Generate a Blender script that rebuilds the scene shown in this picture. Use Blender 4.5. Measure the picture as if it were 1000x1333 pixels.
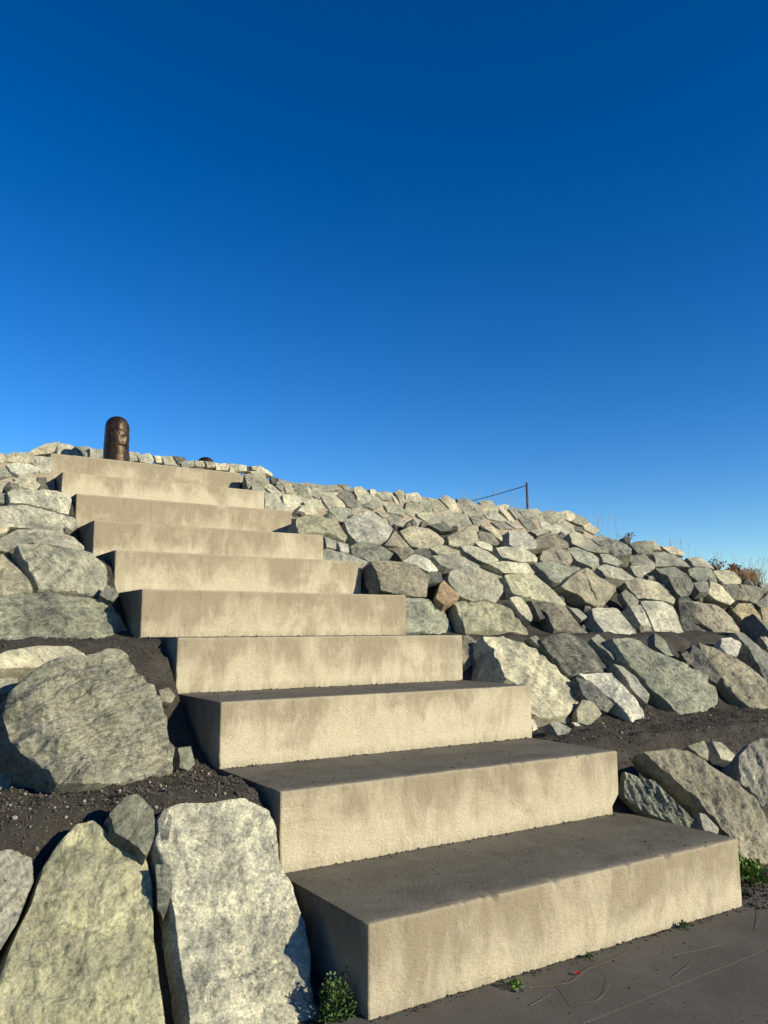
import bpy, bmesh, math, random
import numpy as np
from mathutils import Vector, Matrix, noise

for o in list(bpy.data.objects): bpy.data.objects.remove(o)
SC = bpy.context.scene
COL = SC.collection
rad = math.radians

# ------------------------------------------------------------ camera, sky, sun
F_PX, PITCH, ROLL, YAW = 1057.754, 0.1451, -0.0055, 0.5698
CAM = np.array([-1.772, -2.9238, 1.5])
FW = np.array([math.sin(YAW)*math.cos(PITCH), math.cos(YAW)*math.cos(PITCH), math.sin(PITCH)])
_r = np.array([math.cos(YAW), -math.sin(YAW), 0.0]); _u = np.cross(_r, FW)
RT = _r*math.cos(ROLL)+_u*math.sin(ROLL); UP = _u*math.cos(ROLL)-_r*math.sin(ROLL)
cam = bpy.data.cameras.new('camera'); camo = bpy.data.objects.new('camera', cam); COL.objects.link(camo)
cam.sensor_fit = 'HORIZONTAL'; cam.sensor_width = 36; cam.lens = 36*F_PX/1000
cam.clip_start = 0.05; cam.clip_end = 3000
M = Matrix.Identity(4)
for i in range(3):
    M[i][0], M[i][1], M[i][2], M[i][3] = RT[i], UP[i], -FW[i], CAM[i]
camo.matrix_world = M; SC.camera = camo

SUN_AZ, SUN_EL = rad(149), rad(22)          # azimuth clockwise from +Y
TO_SUN = Vector((math.sin(SUN_AZ)*math.cos(SUN_EL), math.cos(SUN_AZ)*math.cos(SUN_EL), math.sin(SUN_EL)))
W = bpy.data.worlds.new('World'); SC.world = W; W.use_nodes = True
nt = W.node_tree; nt.nodes.clear()
sky = nt.nodes.new('ShaderNodeTexSky'); sky.sky_type = 'NISHITA'; sky.sun_disc = False
sky.sun_elevation = SUN_EL; sky.sun_rotation = SUN_AZ
sky.air_density = 1.0; sky.dust_density = 0.0; sky.ozone_density = 3.0; sky.altitude = 500
hsv = nt.nodes.new('ShaderNodeGamma'); hsv.inputs['Gamma'].default_value = 1.35
sat = nt.nodes.new('ShaderNodeHueSaturation'); sat.inputs['Saturation'].default_value = 1.22; sat.inputs['Hue'].default_value = 0.506
bg = nt.nodes.new('ShaderNodeBackground'); bg.inputs['Strength'].default_value = 0.057
wo = nt.nodes.new('ShaderNodeOutputWorld')
nt.links.new(sky.outputs[0], hsv.inputs['Color']); nt.links.new(hsv.outputs[0], sat.inputs['Color']); nt.links.new(sat.outputs[0], bg.inputs[0]); nt.links.new(bg.outputs[0], wo.inputs[0])
sl = bpy.data.lights.new('sun', 'SUN'); sl.energy = 5.0; sl.angle = rad(0.5); sl.color = (1.0, 0.905, 0.655)
so = bpy.data.objects.new('sun', sl); COL.objects.link(so)
so.rotation_euler = TO_SUN.to_track_quat('Z', 'Y').to_euler(); so.location = (6, -8, 6)
SC.view_settings.view_transform = 'Standard'; SC.view_settings.look = 'None'
SC.view_settings.exposure = 0.66; SC.view_settings.gamma = 1; SC.view_settings.use_curve_mapping = False

# ------------------------------------------------------------ helpers
def ray(px, py): return FW + RT*(px-500)/F_PX - UP*(py-666.5)/F_PX
def at_y(px, py, Y):
    d = ray(px, py); return CAM + d*((Y-CAM[1])/d[1])
def at_z(px, py, Z):
    d = ray(px, py); return CAM + d*((Z-CAM[2])/d[2])
def mesh_obj(name, verts, faces, mat=None, parent=None, sharp=None, smooth=False):
    me = bpy.data.meshes.new(name); me.from_pydata([tuple(v) for v in verts], [], faces); me.update()
    if mat: me.materials.append(mat)
    if smooth or sharp:
        me.polygons.foreach_set('use_smooth', [True]*len(me.polygons))
        if sharp: me.set_sharp_from_angle(angle=rad(sharp))
    o = bpy.data.objects.new(name, me); COL.objects.link(o)
    if parent: o.parent = parent
    return o
def empty(name, loc=(0,0,0)):
    o = bpy.data.objects.new(name, None); COL.objects.link(o); o.location = loc; o.empty_display_size = .1; return o
def tag(o, label=None, cat=None, group=None, kind=None):
    if label: o['label'] = label
    if cat: o['category'] = cat
    if group: o['group'] = group
    if kind: o['kind'] = kind
    return o
class NT:
    def __init__(s, name):
        s.m = bpy.data.materials.new(name); s.m.use_nodes = True; s.t = s.m.node_tree; s.t.nodes.clear()
        s.out = s.n('ShaderNodeOutputMaterial'); s.b = s.n('ShaderNodeBsdfPrincipled'); s.l(s.b.outputs[0], s.out.inputs[0])
        s.b.inputs['Specular IOR Level'].default_value = 0.25
    def n(s, t, **k):
        x = s.t.nodes.new(t)
        for a, b in k.items(): setattr(x, a, b)
        return x
    def l(s, a, b): s.t.links.new(a, b)
    def put(s, sock, v):
        if hasattr(v, 'is_output') or hasattr(v, 'links') and not isinstance(v, (tuple, float, int)): s.l(v, sock)
        else: sock.default_value = v
    def noise(s, vec, scale, detail=6, rough=.6, dist=0.0):
        x = s.n('ShaderNodeTexNoise'); s.l(vec, x.inputs['Vector'])
        x.inputs['Scale'].default_value = scale; x.inputs['Detail'].default_value = detail
        x.inputs['Roughness'].default_value = rough; x.inputs['Distortion'].default_value = dist
        return x.outputs[0]
    def vor(s, vec, scale, feature='F1'):
        x = s.n('ShaderNodeTexVoronoi', feature=feature); s.l(vec, x.inputs['Vector']); x.inputs['Scale'].default_value = scale
        return x.outputs[0]
    def rng(s, v, a, b, c=0.0, d=1.0, smooth=False):
        x = s.n('ShaderNodeMapRange'); x.clamp = True
        if smooth: x.interpolation_type = 'SMOOTHSTEP'
        s.put(x.inputs[0], v)
        for i, q in enumerate((a, b, c, d)): x.inputs[i+1].default_value = q
        return x.outputs[0]
    def math(s, op, a, b=0.0):
        x = s.n('ShaderNodeMath', operation=op); s.put(x.inputs[0], a); s.put(x.inputs[1], b); return x.outputs[0]
    def mix(s, f, a, b, mode='MIX'):
        x = s.n('ShaderNodeMix', data_type='RGBA', blend_type=mode); s.put(x.inputs[0], f)
        for i, q in ((6, a), (7, b)):
            if isinstance(q, tuple): x.inputs[i].default_value = (*q[:3], 1)
            else: s.l(q, x.inputs[i])
        return x.outputs[2]
    def scale(s, vec, sc, rot=(0,0,0)):
        x = s.n('ShaderNodeMapping'); s.l(vec, x.inputs[0]); x.inputs['Scale'].default_value = sc; x.inputs['Rotation'].default_value = rot
        return x.outputs[0]
    def bump(s, h, strength, dist, prev=None):
        x = s.n('ShaderNodeBump'); x.inputs['Strength'].default_value = strength; x.inputs['Distance'].default_value = dist
        s.l(h, x.inputs['Height'])
        if prev: s.l(prev, x.inputs['Normal'])
        return x.outputs[0]
    def done(s, col, rough=.9, nrm=None):
        if isinstance(col, tuple): s.b.inputs['Base Color'].default_value = (*col[:3], 1)
        else: s.l(col, s.b.inputs['Base Color'])
        s.put(s.b.inputs['Roughness'], rough)
        if nrm: s.l(nrm, s.b.inputs['Normal'])
        return s.m

def rock_material(name, foliation=0.0, speckle=0.5, lichen=0.4, crack=0.5, mott=1.0):
    k = NT(name); tc = k.n('ShaderNodeTexCoord'); oi = k.n('ShaderNodeObjectInfo')
    off = k.n('ShaderNodeVectorMath', operation='MULTIPLY_ADD')
    cx = k.n('ShaderNodeCombineXYZ')
    for i, q in enumerate((37.0, 61.0, 23.0)): k.l(k.math('MULTIPLY', oi.outputs['Random'], q), cx.inputs[i])
    k.l(tc.outputs['Object'], off.inputs[0]); off.inputs[1].default_value = (1,1,1); k.l(cx.outputs[0], off.inputs[2])
    v = off.outputs[0]
    rot = k.n('ShaderNodeVectorRotate', rotation_type='Z_AXIS'); k.l(v, rot.inputs['Vector']); k.l(k.math('MULTIPLY', oi.outputs['Random'], 6.28), rot.inputs['Angle'])
    vf = k.scale(rot.outputs[0], (1.0, 3.4, 1.6))
    base = oi.outputs['Color']
    big = k.noise(v, 3.2, 9, .66, .4)
    c = k.mix(k.rng(big, .34, .68), k.mix(1.0, base, (.46,.48,.48), 'MULTIPLY'), k.mix(1.0, base, (1.32,1.29,1.17), 'MULTIPLY'))
    fol = k.noise(vf, 11, 9, .7, .7)
    c = k.mix(k.math('MULTIPLY', k.rng(fol, .5, .66), .35+.45*foliation), c, k.mix(1.0, c, (.48,.50,.50), 'MULTIPLY'))
    c = k.mix(k.math('MULTIPLY', k.rng(fol, .46, .34), .30+.4*foliation), c, k.mix(1.0, c, (1.45,1.42,1.34), 'MULTIPLY'))
    md = k.noise(v, 26, 8, .78, .3)
    c = k.mix(k.rng(md, .51, .64), c, k.mix(1.0, c, (.58,.58,.57), 'MULTIPLY'))
    c = k.mix(k.rng(md, .48, .36), c, k.mix(1.0, c, (1.30,1.28,1.20), 'MULTIPLY'))
    li = k.noise(v, 5.5, 10, .72, .2)
    c = k.mix(k.math('MULTIPLY', k.rng(li, .52, .64), lichen), c, (.50,.485,.36))
    dk = k.noise(v, 17, 8, .7)
    c = k.mix(k.math('MULTIPLY', k.rng(dk, .56, .68), .75*mott), c, (.055,.056,.052))
    sp = k.noise(v, 90, 5, .75)
    c = k.mix(k.math('MULTIPLY', k.rng(sp, .52, .66), speckle), c, k.mix(1.0, c, (.42,.42,.42), 'MULTIPLY'))
    c = k.mix(k.math('MULTIPLY', k.rng(sp, .47, .36), speckle*.8), c, k.mix(1.0, c, (1.5,1.48,1.42), 'MULTIPLY'))
    ve = k.noise(vf, 2.6, 7, .6, 1.2)
    vein = k.rng(k.math('ABSOLUTE', k.math('SUBTRACT', ve, .5)), .0, .016, 1.0, 0.0)
    c = k.mix(k.math('MULTIPLY', vein, .5), c, (.62,.60,.53))
    cr = k.rng(k.math('ABSOLUTE', k.math('SUBTRACT', k.noise(vf, 4.2, 6, .6, .8), .52)), .0, .014, 0.0, 1.0)
    c = k.mix(k.math('MULTIPLY', k.rng(cr, .6, .0), .65*min(1, crack+.2)), c, (.045,.044,.040))
    h1 = k.bump(cr, .5*crack, .012)
    h2 = k.bump(k.noise(vf, 14, 12, .78, .5), 1.0, .070, h1)
    h3 = k.bump(k.noise(v, 55, 8, .78), 1.0, .014, h2)
    return k.done(c, k.rng(big, .3, .7, .78, .95), h3)
ROCK = {
 'n': rock_material('rock_plain', .35, .5, .22, .6),
 's': rock_material('rock_schist', 1.0, .55, .42, 1.0, 1.0),
 'g': rock_material('rock_speckled', .1, 1.0, .10, .3, .9),
 'l': rock_material('rock_lichen', .5, .45, .65, .5, .6),
 'p': rock_material('rock_pale', .45, .35, .12, .7, .35),
}
PAL = {'grey':(.275,.275,.255),'green':(.265,.280,.245),'pale':(.40,.395,.345),'cream':(.47,.445,.365),'yellow':(.385,.375,.285),
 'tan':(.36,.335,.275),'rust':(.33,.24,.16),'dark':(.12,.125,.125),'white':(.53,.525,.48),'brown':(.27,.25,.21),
 'weathered':(.40,.40,.355),'lemon':(.41,.405,.305),'sage':(.345,.365,.31),'ochre':(.40,.335,.235),'blue':(.25,.26,.26),'pinkish':(.37,.345,.305)}

def soil_material():
    k = NT('soil'); g = k.n('ShaderNodeNewGeometry'); v = g.outputs['Position']
    a = k.noise(v, 5, 8, .7); b = k.noise(v, 70, 6, .8); vo = k.vor(v, 55)
    c = k.mix(k.rng(a, .35, .65), (.034,.031,.027), (.085,.077,.065))
    c = k.mix(k.rng(b, .56, .66), c, (.17,.15,.12))
    n = k.bump(k.noise(v, 24, 10, .8), 1.0, .04, k.bump(vo, .6, .012))
    return k.done(c, .97, n)
SOIL = soil_material()
def mortar_material():
    k = NT('mortar'); g = k.n('ShaderNodeNewGeometry'); v = g.outputs['Position']
    c = k.mix(k.rng(k.noise(v, 7, 8, .7), .3, .7), (.22,.18,.13), (.36,.305,.23))
    return k.done(c, .95, k.bump(k.noise(v, 30, 8, .75), 1.0, .02))
MORTAR = mortar_material()
def pavement_material():
    k = NT('pavement_concrete'); g = k.n('ShaderNodeNewGeometry'); v = g.outputs['Position']
    a = k.noise(v, 2.2, 8, .7); b = k.noise(v, 45, 6, .7); d = k.noise(v, 190, 3, .7)
    c = k.mix(k.rng(a, .3, .7), (.056,.052,.047), (.095,.089,.081))
    c = k.mix(k.math('MULTIPLY', k.rng(b, .5, .7), .6), c, (.075,.066,.056))
    c = k.mix(k.math('MULTIPLY', k.rng(d, .55, .7), .5), c, (.20,.185,.165))
    return k.done(c, .93, k.bump(k.noise(v, 120, 6, .75), .7, .004, k.bump(a, .3, .02)))
PAVE = pavement_material()
def step_material():
    k = NT('cast_concrete'); g = k.n('ShaderNodeNewGeometry'); v = g.outputs['Position']
    fz = k.n('ShaderNodeAttribute', attribute_name='rise').outputs['Fac']
    tr = k.n('ShaderNodeAttribute', attribute_name='tread').outputs['Fac']
    ed = k.n('ShaderNodeAttribute', attribute_name='nose').outputs['Fac']
    oi = k.n('ShaderNodeObjectInfo'); ad = k.n('ShaderNodeVectorMath', operation='MULTIPLY_ADD'); cb = k.n('ShaderNodeCombineXYZ')
    k.l(k.math('MULTIPLY', oi.outputs['Random'], 40.0), cb.inputs[0]); k.l(k.math('MULTIPLY', oi.outputs['Random'], 17.0), cb.inputs[2])
    k.l(v, ad.inputs[0]); ad.inputs[1].default_value = (1,1,1); k.l(cb.outputs[0], ad.inputs[2]); v = ad.outputs[0]
    streak = k.noise(k.scale(v, (4.5, 4.5, 1.7)), 1.5, 10, .70, .6)
    fine = k.noise(k.scale(v, (20.0, 20.0, 5.0)), 1.5, 8, .72, .4)
    blot = k.noise(v, 2.1, 7, .6, .6)
    worm = k.noise(v, 70, 7, .72, .5)
    c = k.mix(k.rng(blot, .35, .65), (.40,.35,.255), (.485,.435,.33))
    c = k.mix(k.math('MULTIPLY', k.rng(worm, .5, .64), .42), c, (.56,.51,.39))
    c = k.mix(k.math('MULTIPLY', k.rng(worm, .46, .34), .30), c, (.24,.195,.125))
    # water stains that run down from the nose
    s1 = k.math('ADD', k.math('MULTIPLY', fz, .42), k.math('MULTIPLY', streak, 1.0))
    s1 = k.math('ADD', s1, k.math('MULTIPLY', k.math('SUBTRACT', blot, .5), 1.5))
    s1 = k.math('ADD', s1, k.math('MULTIPLY', k.math('SUBTRACT', oi.outputs['Random'], .5), .30))
    st = k.rng(s1, .44, 1.0, 0, 1, True)
    c = k.mix(k.math('MULTIPLY', st, .85), c, (.215,.178,.122))
    c = k.mix(k.math('MULTIPLY', k.math('MULTIPLY', k.rng(fine, .52, .7), st), .5), c, (.13,.102,.068))
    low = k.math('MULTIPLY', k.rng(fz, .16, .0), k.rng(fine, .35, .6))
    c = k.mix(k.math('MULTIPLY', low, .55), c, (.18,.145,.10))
    pit = k.math('MULTIPLY', k.rng(k.vor(v, 75), .16, .10), k.rng(k.noise(v, 9, 3, .6), .52, .6))
    c = k.mix(k.math('MULTIPLY', pit, .7), c, (.12,.10,.07))
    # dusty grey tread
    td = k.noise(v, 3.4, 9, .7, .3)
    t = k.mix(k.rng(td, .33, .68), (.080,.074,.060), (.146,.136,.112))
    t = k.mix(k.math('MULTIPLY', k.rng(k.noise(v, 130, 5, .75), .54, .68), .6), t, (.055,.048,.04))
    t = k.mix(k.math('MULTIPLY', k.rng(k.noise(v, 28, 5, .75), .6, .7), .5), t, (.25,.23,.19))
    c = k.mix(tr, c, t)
    c = k.mix(k.math('MULTIPLY', ed, k.rng(k.noise(v, 16, 6, .7), .36, .6)), c, (.30,.262,.195))
    n = k.bump(worm, 1.0, .009, k.bump(k.noise(v, 160, 5, .7), .4, .003))
    return k.done(c, .92, n)
CONC = step_material()
def simple(name, col, rough=.8, var=.3, sc=20, metal=0.0, bump=.0, trans=0.0):
    k = NT(name); tc = k.n('ShaderNodeTexCoord'); v = tc.outputs['Object']; f = k.noise(v, sc, 6, .65)
    a = tuple(x*(1-var) for x in col); b = tuple(min(1, x*(1+var)) for x in col)
    k.b.inputs['Metallic'].default_value = metal
    if trans: k.b.inputs['Transmission Weight'].default_value = 0
    return k.done(k.mix(k.rng(f, .3, .7), a, b), rough, k.bump(f, bump, .01) if bump else None)

# ------------------------------------------------------------ setting
def tier_z(y):
    P = [(-99,-.02),(.22,-.02),(.34,.05),(.92,.66),(1.0,.725),(1.66,.735),(1.85,.80),(2.55,1.38),(2.65,1.44),(3.3,1.455),(3.5,1.5),(4.1,2.1),(4.9,2.17),
         (5.1,2.2),(5.7,2.82),(6.5,2.88),(7.1,3.36),(7.5,3.40),(8.35,3.46),(14,3.4),(24,2.2),(60,-.03),(900,-.03)]
    for (a, b), (c, d) in zip(P, P[1:]):
        if y <= c: return b+(d-b)*(y-a)/(c-a)
    return -.03
def cap_z(x):
    P = [(-60,-.03),(-25,2.2),(-10,3.5),(7.6,3.5),(9.0,2.75),(9.9,2.28),(11.0,1.95),(15,1.9),(30,1.2),(60,-.03),(900,-.03)]
    for (a, b), (c, d) in zip(P, P[1:]):
        if x <= c: return b+(d-b)*(x-a)/(c-a)
    return -.03
N_STEP, RUN, RISE, WID = 10, 0.8004, 0.3622, 2.3998
DEV = [(10,-12,-12,8),(10,0,4,-20),(10,4,12,-4),(11,1,13,-6),(-3,7,8,-10),(-8,4,10,-5),(-10,4,-6,-1),(-12,1,-3,4),(-7,-2,-7,9),(-1,-9,-5,15)]
STEP = []
for i in range(N_STEP):
    a, b, c, d = (q/1000 for q in DEV[i]); STEP.append((a, WID+d, i*RUN+b, (i+1)*RISE+c))   # x0,x1,y,z
def stair_floor(y):
    i = int(math.floor((y+.1)/RUN)); i = max(0, min(9, i)); return max(-.3, (i)*RISE-.25)
def ground_z(x, y, rough=True):
    ye = y
    if x > 2.42: ye = y-.27*max(0, min(1, (3.3-y)/.6))
    if y > 3.0: ye -= .022*max(0, x-5.5)**2 if x < 14 else 1.6
    z = min(tier_z(ye), cap_z(x)) if y > .2 else (-.02 if -9 < y else -.03)
    if rough and y > .3 and abs(x) < 20 and y < 20:
        p = Vector((x, y, 0)); z += .035*noise.noise(p*3.1)+.022*noise.noise(p*8.7)+.014*noise.noise(p*19)+.009*noise.noise(p*37)
    return z
def build_ground():
    xs = list(np.concatenate([[-900,-300,-100,-50,-30,-20,-12], np.arange(-8,-2.2,.3), np.arange(-2.2,-.06,.035), [-.05,-.03], [.03,.4,1.2,2.0,2.37], [2.43,2.45], np.arange(2.5,6,.04), np.arange(6,13,.14), [13.5,14,15,17,20,25,30,40,60,100,300,900]]))
    ys = list(np.concatenate([[-900,-300,-100,-40,-20,-10,-5,-2,-.5,0], np.arange(.2,2.7,.035), np.arange(2.7,9,.12), [9.5,10,11,12,14,17,20,24,32,45,60,100,300,900]]))
    V = []
    for y in ys:
        for x in xs:
            if -.02 < x < 2.42 and -.2 < y < 8.05: z = min(stair_floor(y), ground_z(x, y))
            else: z = ground_z(x, y)
            V.append((x, y, z))
    nx = len(xs); Fc = [(j*nx+i, j*nx+i+1, (j+1)*nx+i+1, (j+1)*nx+i) for j in range(len(ys)-1) for i in range(nx-1)]
    o = mesh_obj('ground', V, Fc, SOIL, smooth=True); tag(o, 'dark crumbly soil of the terraced bank', kind='structure'); return o
build_ground()

def build_pavement():
    pv = empty('pavement'); tag(pv, 'dark grey concrete pavement in front of the stairs', kind='structure')
    a = at_z(760, 1333, 0); b = at_z(1000, 1236, 0); d = (b-a); d /= np.linalg.norm(d[:2])
    sl_ = d[1]/d[0]
    def line(x, off=0): return a[1]+sl_*(x-a[0])+off
    def slab(pts):
        n = len(pts); cx = sum(p[0] for p in pts)/n; cy = sum(p[1] for p in pts)/n
        V = [(x, y, -.15) for x, y in pts]+[(x, y, -.003) for x, y in pts]+[(x+(.0008 if x < cx else -.0008), y+(.0008 if y < cy else -.0008), 0) for x, y in pts]
        Fc = [tuple(range(2*n, 3*n))]
        for i in range(n):
            j = (i+1) % n; Fc += [(i, j, n+j, n+i), (n+i, n+j, 2*n+j, 2*n+i)]
        return mesh_obj('paving_slab', V, Fc, PAVE, pv)
    X = [-6.5, -3.2, -.35, 2.62, 5.6, 8.6]
    g = .0022
    for x0, x1 in zip(X, X[1:]):
        slab([(x0+g, line(x0, g)), (x1-g, line(x1, g)), (x1-g, .19), (x0+g, .19)] if x0 > 2.6 or x1 < 0 else [(x0+g, line(x0, g)), (x1-g, line(x1, g)), (x1-g, .05), (x0+g, .05)])
        slab([(x0+g, line(x0)-3.0), (x1-g, line(x1)-3.0), (x1-g, line(x1, -g)), (x0+g, line(x0, -g))])
        slab([(x0+g, line(x0)-6.0), (x1-g, line(x1)-6.0), (x1-g, line(x1, -g)-3.0), (x0+g, line(x0, -g)-3.0)])
build_pavement()

# ------------------------------------------------------------ staircase
def build_stairs():
    st = empty('staircase', (0, 0, 0)); tag(st, 'wide tan concrete staircase of ten tall steps climbing the stone bank', 'staircase')
    rng = random.Random(4)
    for i, (x0, x1, y0, z1) in enumerate(STEP):
        zb = (-.05 if i == 0 else STEP[i-1][3]-.05); depth = RUN+.14 if i < 9 else .85
        zvis = 0 if i == 0 else STEP[i-1][3]
        # profile around the block (y, z, nose weight); starts at the bottom front
        H = z1-zvis
        prof = [(0, zb-z1), (0, -H)] + [(0, -H+H*t) for t in (.06, .12, .18, .24, .30, .45, .62, .78, .9)] + [(0, -.022), (0, -.009), (.0015, -.0035), (.005, -.0006), (.014, 0), (.04, 0), (.1, 0), (.2, 0), (.35, 0), (.55, 0), (depth, 0), (depth, zb-z1)]
        ns = 260 if i < 2 else (110 if i < 5 else 60)
        V = []; att_r = []; att_t = []; att_n = []
        chips = [(rng.uniform(x0+.1, x1-.1), rng.uniform(.008, .022), rng.uniform(.004, .010)) for _ in range(5 if i < 4 else 3)]
        if i == 0:
            for px, py, w, dp in ((863,1112,.03,.02),(816,1125,.022,.013),(722,1147,.02,.012),(641,1165,.025,.016)):
                q = at_z(px, py, z1); chips.append((q[0], w, dp))
        m = len(prof)
        sx = [x0+(x1-x0)*t for t in [0, .0012, .003, .006]+list(np.linspace(.012, .988, ns))+[.994, .997, .9988, 1]]
        for s, x in enumerate(sx):
            e = min(x-x0, x1-x); inset = .006*max(0, 1-e/.007)**2          # rounded ends
            for (py, pz, *_), idx in zip(prof, range(m)):
                y = y0+py; z = z1+pz; xx = x
                nose = max(0, 1-(abs(py)+abs(min(0, pz)))/.04)
                fr = idx < 16
                cp = sum(dp*max(0, 1-abs(x-cxx)/w)**.7 for cxx, w, dp in chips)
                wv = .003*noise.noise(Vector((x*6, i*3.1, pz*6)))+.0015*noise.noise(Vector((x*25, i, pz*20)))+.004*nose*max(0, noise.noise(Vector((x*38, i*7.0, 1))))
                if fr: y += wv+nose*(cp*.9)+inset*.8
                if pz > -.02: z += (.002*noise.noise(Vector((x*5, py*5, i)))) - nose*cp - inset*.8*nose
                if e < .012 and pz > -.4: xx += (1 if x < (x0+x1)/2 else -1)*inset*.0
                if x > x1-.12 and i == 1 and fr and pz < -.26: y += 0; xx = x-max(0, (x-(x1-.12))/.12)*min(.065, (-pz-.26)*.9)
                edge_j = .004*noise.noise(Vector((i*5.0, py*9, pz*22)))
                if s < 3: xx += edge_j
                V.append((xx, y, z))
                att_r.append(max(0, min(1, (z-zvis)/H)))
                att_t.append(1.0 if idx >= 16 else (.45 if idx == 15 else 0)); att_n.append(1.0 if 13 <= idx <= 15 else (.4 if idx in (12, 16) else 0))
        n = len(sx); Fc = []
        for s in range(n-1):
            for j in range(m):
                k = (j+1) % m; Fc.append((s*m+j, (s+1)*m+j, (s+1)*m+k, s*m+k))
        Fc.append(tuple(range(m))); Fc.append(tuple((n-1)*m+j for j in reversed(range(m))))
        o = mesh_obj('step', V, Fc, CONC, st, sharp=40)
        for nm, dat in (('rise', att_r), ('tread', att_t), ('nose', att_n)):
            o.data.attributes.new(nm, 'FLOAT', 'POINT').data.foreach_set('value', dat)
        if i == 0: o['label'] = 'lowest step with chipped front edge'
build_stairs()

# ------------------------------------------------------------ stones
COT = 1/math.tan(rad(48))
TIER = {'A':(.06,0.0,46),'a':(.22,0.0,60),'B':(1.58,.73,46),'C':(3.25,1.46,50),'D':(4.85,2.19,50),'E':(6.45,2.92,52),'F':(8.15,3.50,66),
        'b':(None,.735,0),'R':(1.84,.73,48),'W':(1.36,.73,54),'g':(2.3,.8,62),'h':(.50,.1,70)}
def tier_hit(px, py, tier, base=0):
    """where the line of sight meets the sloping face of a tier"""
    y0, z0, ang = TIER[tier]; d = ray(px, py)
    if tier == 'b': q = at_z(px, base, z0+.01); return at_y(px, py, q[1]+.03)
    t_ = math.tan(rad(ang)); off = 0.0
    for _ in range(6):
        # plane: (z-z0) = t*(y-y0-off)
        s = (z0-CAM[2]-t_*(y0+off-CAM[1]))/(d[2]-t_*d[1]); P = CAM+d*s
        x = P[0]; off = .5*off+.5*(.022*max(0, x-5.5)**2 if tier in 'CDE' else 0)
    return P
def hsh(i, k): return random.Random(i*7919+k*131).random()
def fbm(p, oct=4):
    s = 0; a = 1.0
    for _ in range(oct): s += a*noise.noise(p); p = p*2.13; a *= .5
    return s
def build_stone(idx, tier, pts, col, mat, name, parent=None, tilt=None, thick=1.0, flat=1.0):
    R = random.Random(idx*977+13)
    c2 = np.mean(np.array(pts), axis=0)
    # area centroid
    A = cx = cy = 0
    for (x0, y0), (x1, y1) in zip(pts, pts[1:]+pts[:1]):
        w = x0*y1-x1*y0; A += w; cx += (x0+x1)*w; cy += (y0+y1)*w
    c2 = np.array([cx/(3*A), cy/(3*A)]); pxs = math.sqrt(abs(A)/2)
    P0 = tier_hit(c2[0], c2[1], tier, max(p[1] for p in pts))
    ang = {'b': 62}.get(tier, TIER[tier][2])
    if tilt is None: tl, tw = R.uniform(-13, 15), R.uniform(-14, 24)
    else: tl, tw = tilt
    el = rad(ang+tl); az = rad(tw)               # normal: faces -y and up, twisted about z
    nrm = Vector((math.sin(az)*math.sin(el), -math.cos(az)*math.sin(el), math.cos(el)))
    # keep the face from being seen too edge-on
    view = Vector(CAM-P0).normalized()
    g = 0
    while nrm.dot(view) < .5 and g < 20: nrm = (nrm+view*.12).normalized(); g += 1
    a = Vector((0,0,1)).cross(nrm).normalized(); b = nrm.cross(a)
    n3 = np.array(nrm); an = np.array(a); bn = np.array(b)
    uv = []
    for x, y in pts:
        d = ray(x, y); s = (P0-CAM)@n3/(d@n3); Q = CAM+d*s-P0; uv.append((Q@an, Q@bn))
    uv = np.array(uv)
    ar = 0; 
    for (x0, y0), (x1, y1) in zip(uv, np.roll(uv, -1, 0)): ar += x0*y1-x1*y0
    if ar < 0: uv = uv[::-1]
    S = math.sqrt(abs(ar)/2)
    # resample outline, jitter it
    seg = np.linalg.norm(np.roll(uv, -1, 0)-uv, axis=1); L = seg.sum()
    Mn = int(max(22, min(230, pxs*1.6))); K = int(max(4, min(60, pxs/2.6)))
    out = []; cum = np.concatenate([[0], np.cumsum(seg)])
    ts = sorted(set([round(x, 6) for x in np.linspace(0, L, Mn, endpoint=False)]+[round(x, 6) for x in cum[:-1]]))
    ts = [t for i, t in enumerate(ts) if i == 0 or t-ts[i-1] > L/Mn*.3]
    for t in ts:
        i = min(len(seg)-1, int(np.searchsorted(cum, t, 'right')-1)); f = (t-cum[i])/max(1e-9, seg[i]); out.append(uv[i]+(uv[(i+1) % len(uv)]-uv[i])*f)
    out = np.array(out)
    # soften corners a little
    if pxs > 40: out = .6*out+.2*(np.roll(out, 1, 0)+np.roll(out, -1, 0))
    out = out*(1.15 if tier in 'EF' else 1.06 if pxs < 30 else 1.025)
    seed = Vector((R.uniform(-50, 50), R.uniform(-50, 50), R.uniform(-50, 50)))
    j = [fbm(Vector((q[0], q[1], 0))*(3.2/S)+seed, 4) for q in out]
    out = np.array([q*(1+.018*w) for q, w in zip(out, j)])
    m = len(out)
    # facets: the outer surface is the lower envelope of a few tilted planes
    T = S*R.uniform(.09, .16)*thick; wdt = S*R.uniform(.010, .030)
    # facets: lower envelope of planes tangent to a shallow dome fitted to the outline
    ru = max(abs(out[:, 0]).max(), 1e-3); rv = max(abs(out[:, 1]).max(), 1e-3)
    T = S*R.uniform(.085, .14)*thick
    pl = [(R.uniform(-.06, .06), R.uniform(-.06, .06), T*.86)]
    for _ in range(R.randint(6, 9) if pxs < 45 else R.randint(9, 13)):
        th = R.uniform(0, 2*math.pi); q_ = math.sqrt(R.uniform(.12, .95)); pu, pv = ru*q_*math.cos(th), rv*q_*math.sin(th)
        k_ = R.uniform(.3, 1.7)/flat**.5; gu, gv = -2*T*pu/ru**2*k_+R.uniform(-.22, .22), -2*T*pv/rv**2*k_+R.uniform(-.22, .22)
        pl.append((gu, gv, T*(1-q_*q_)+R.uniform(0, .35)*T-gu*pu-gv*pv))
    tx, ty = R.uniform(-.12, .12), R.uniform(-.12, .12)
    V = []
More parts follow.
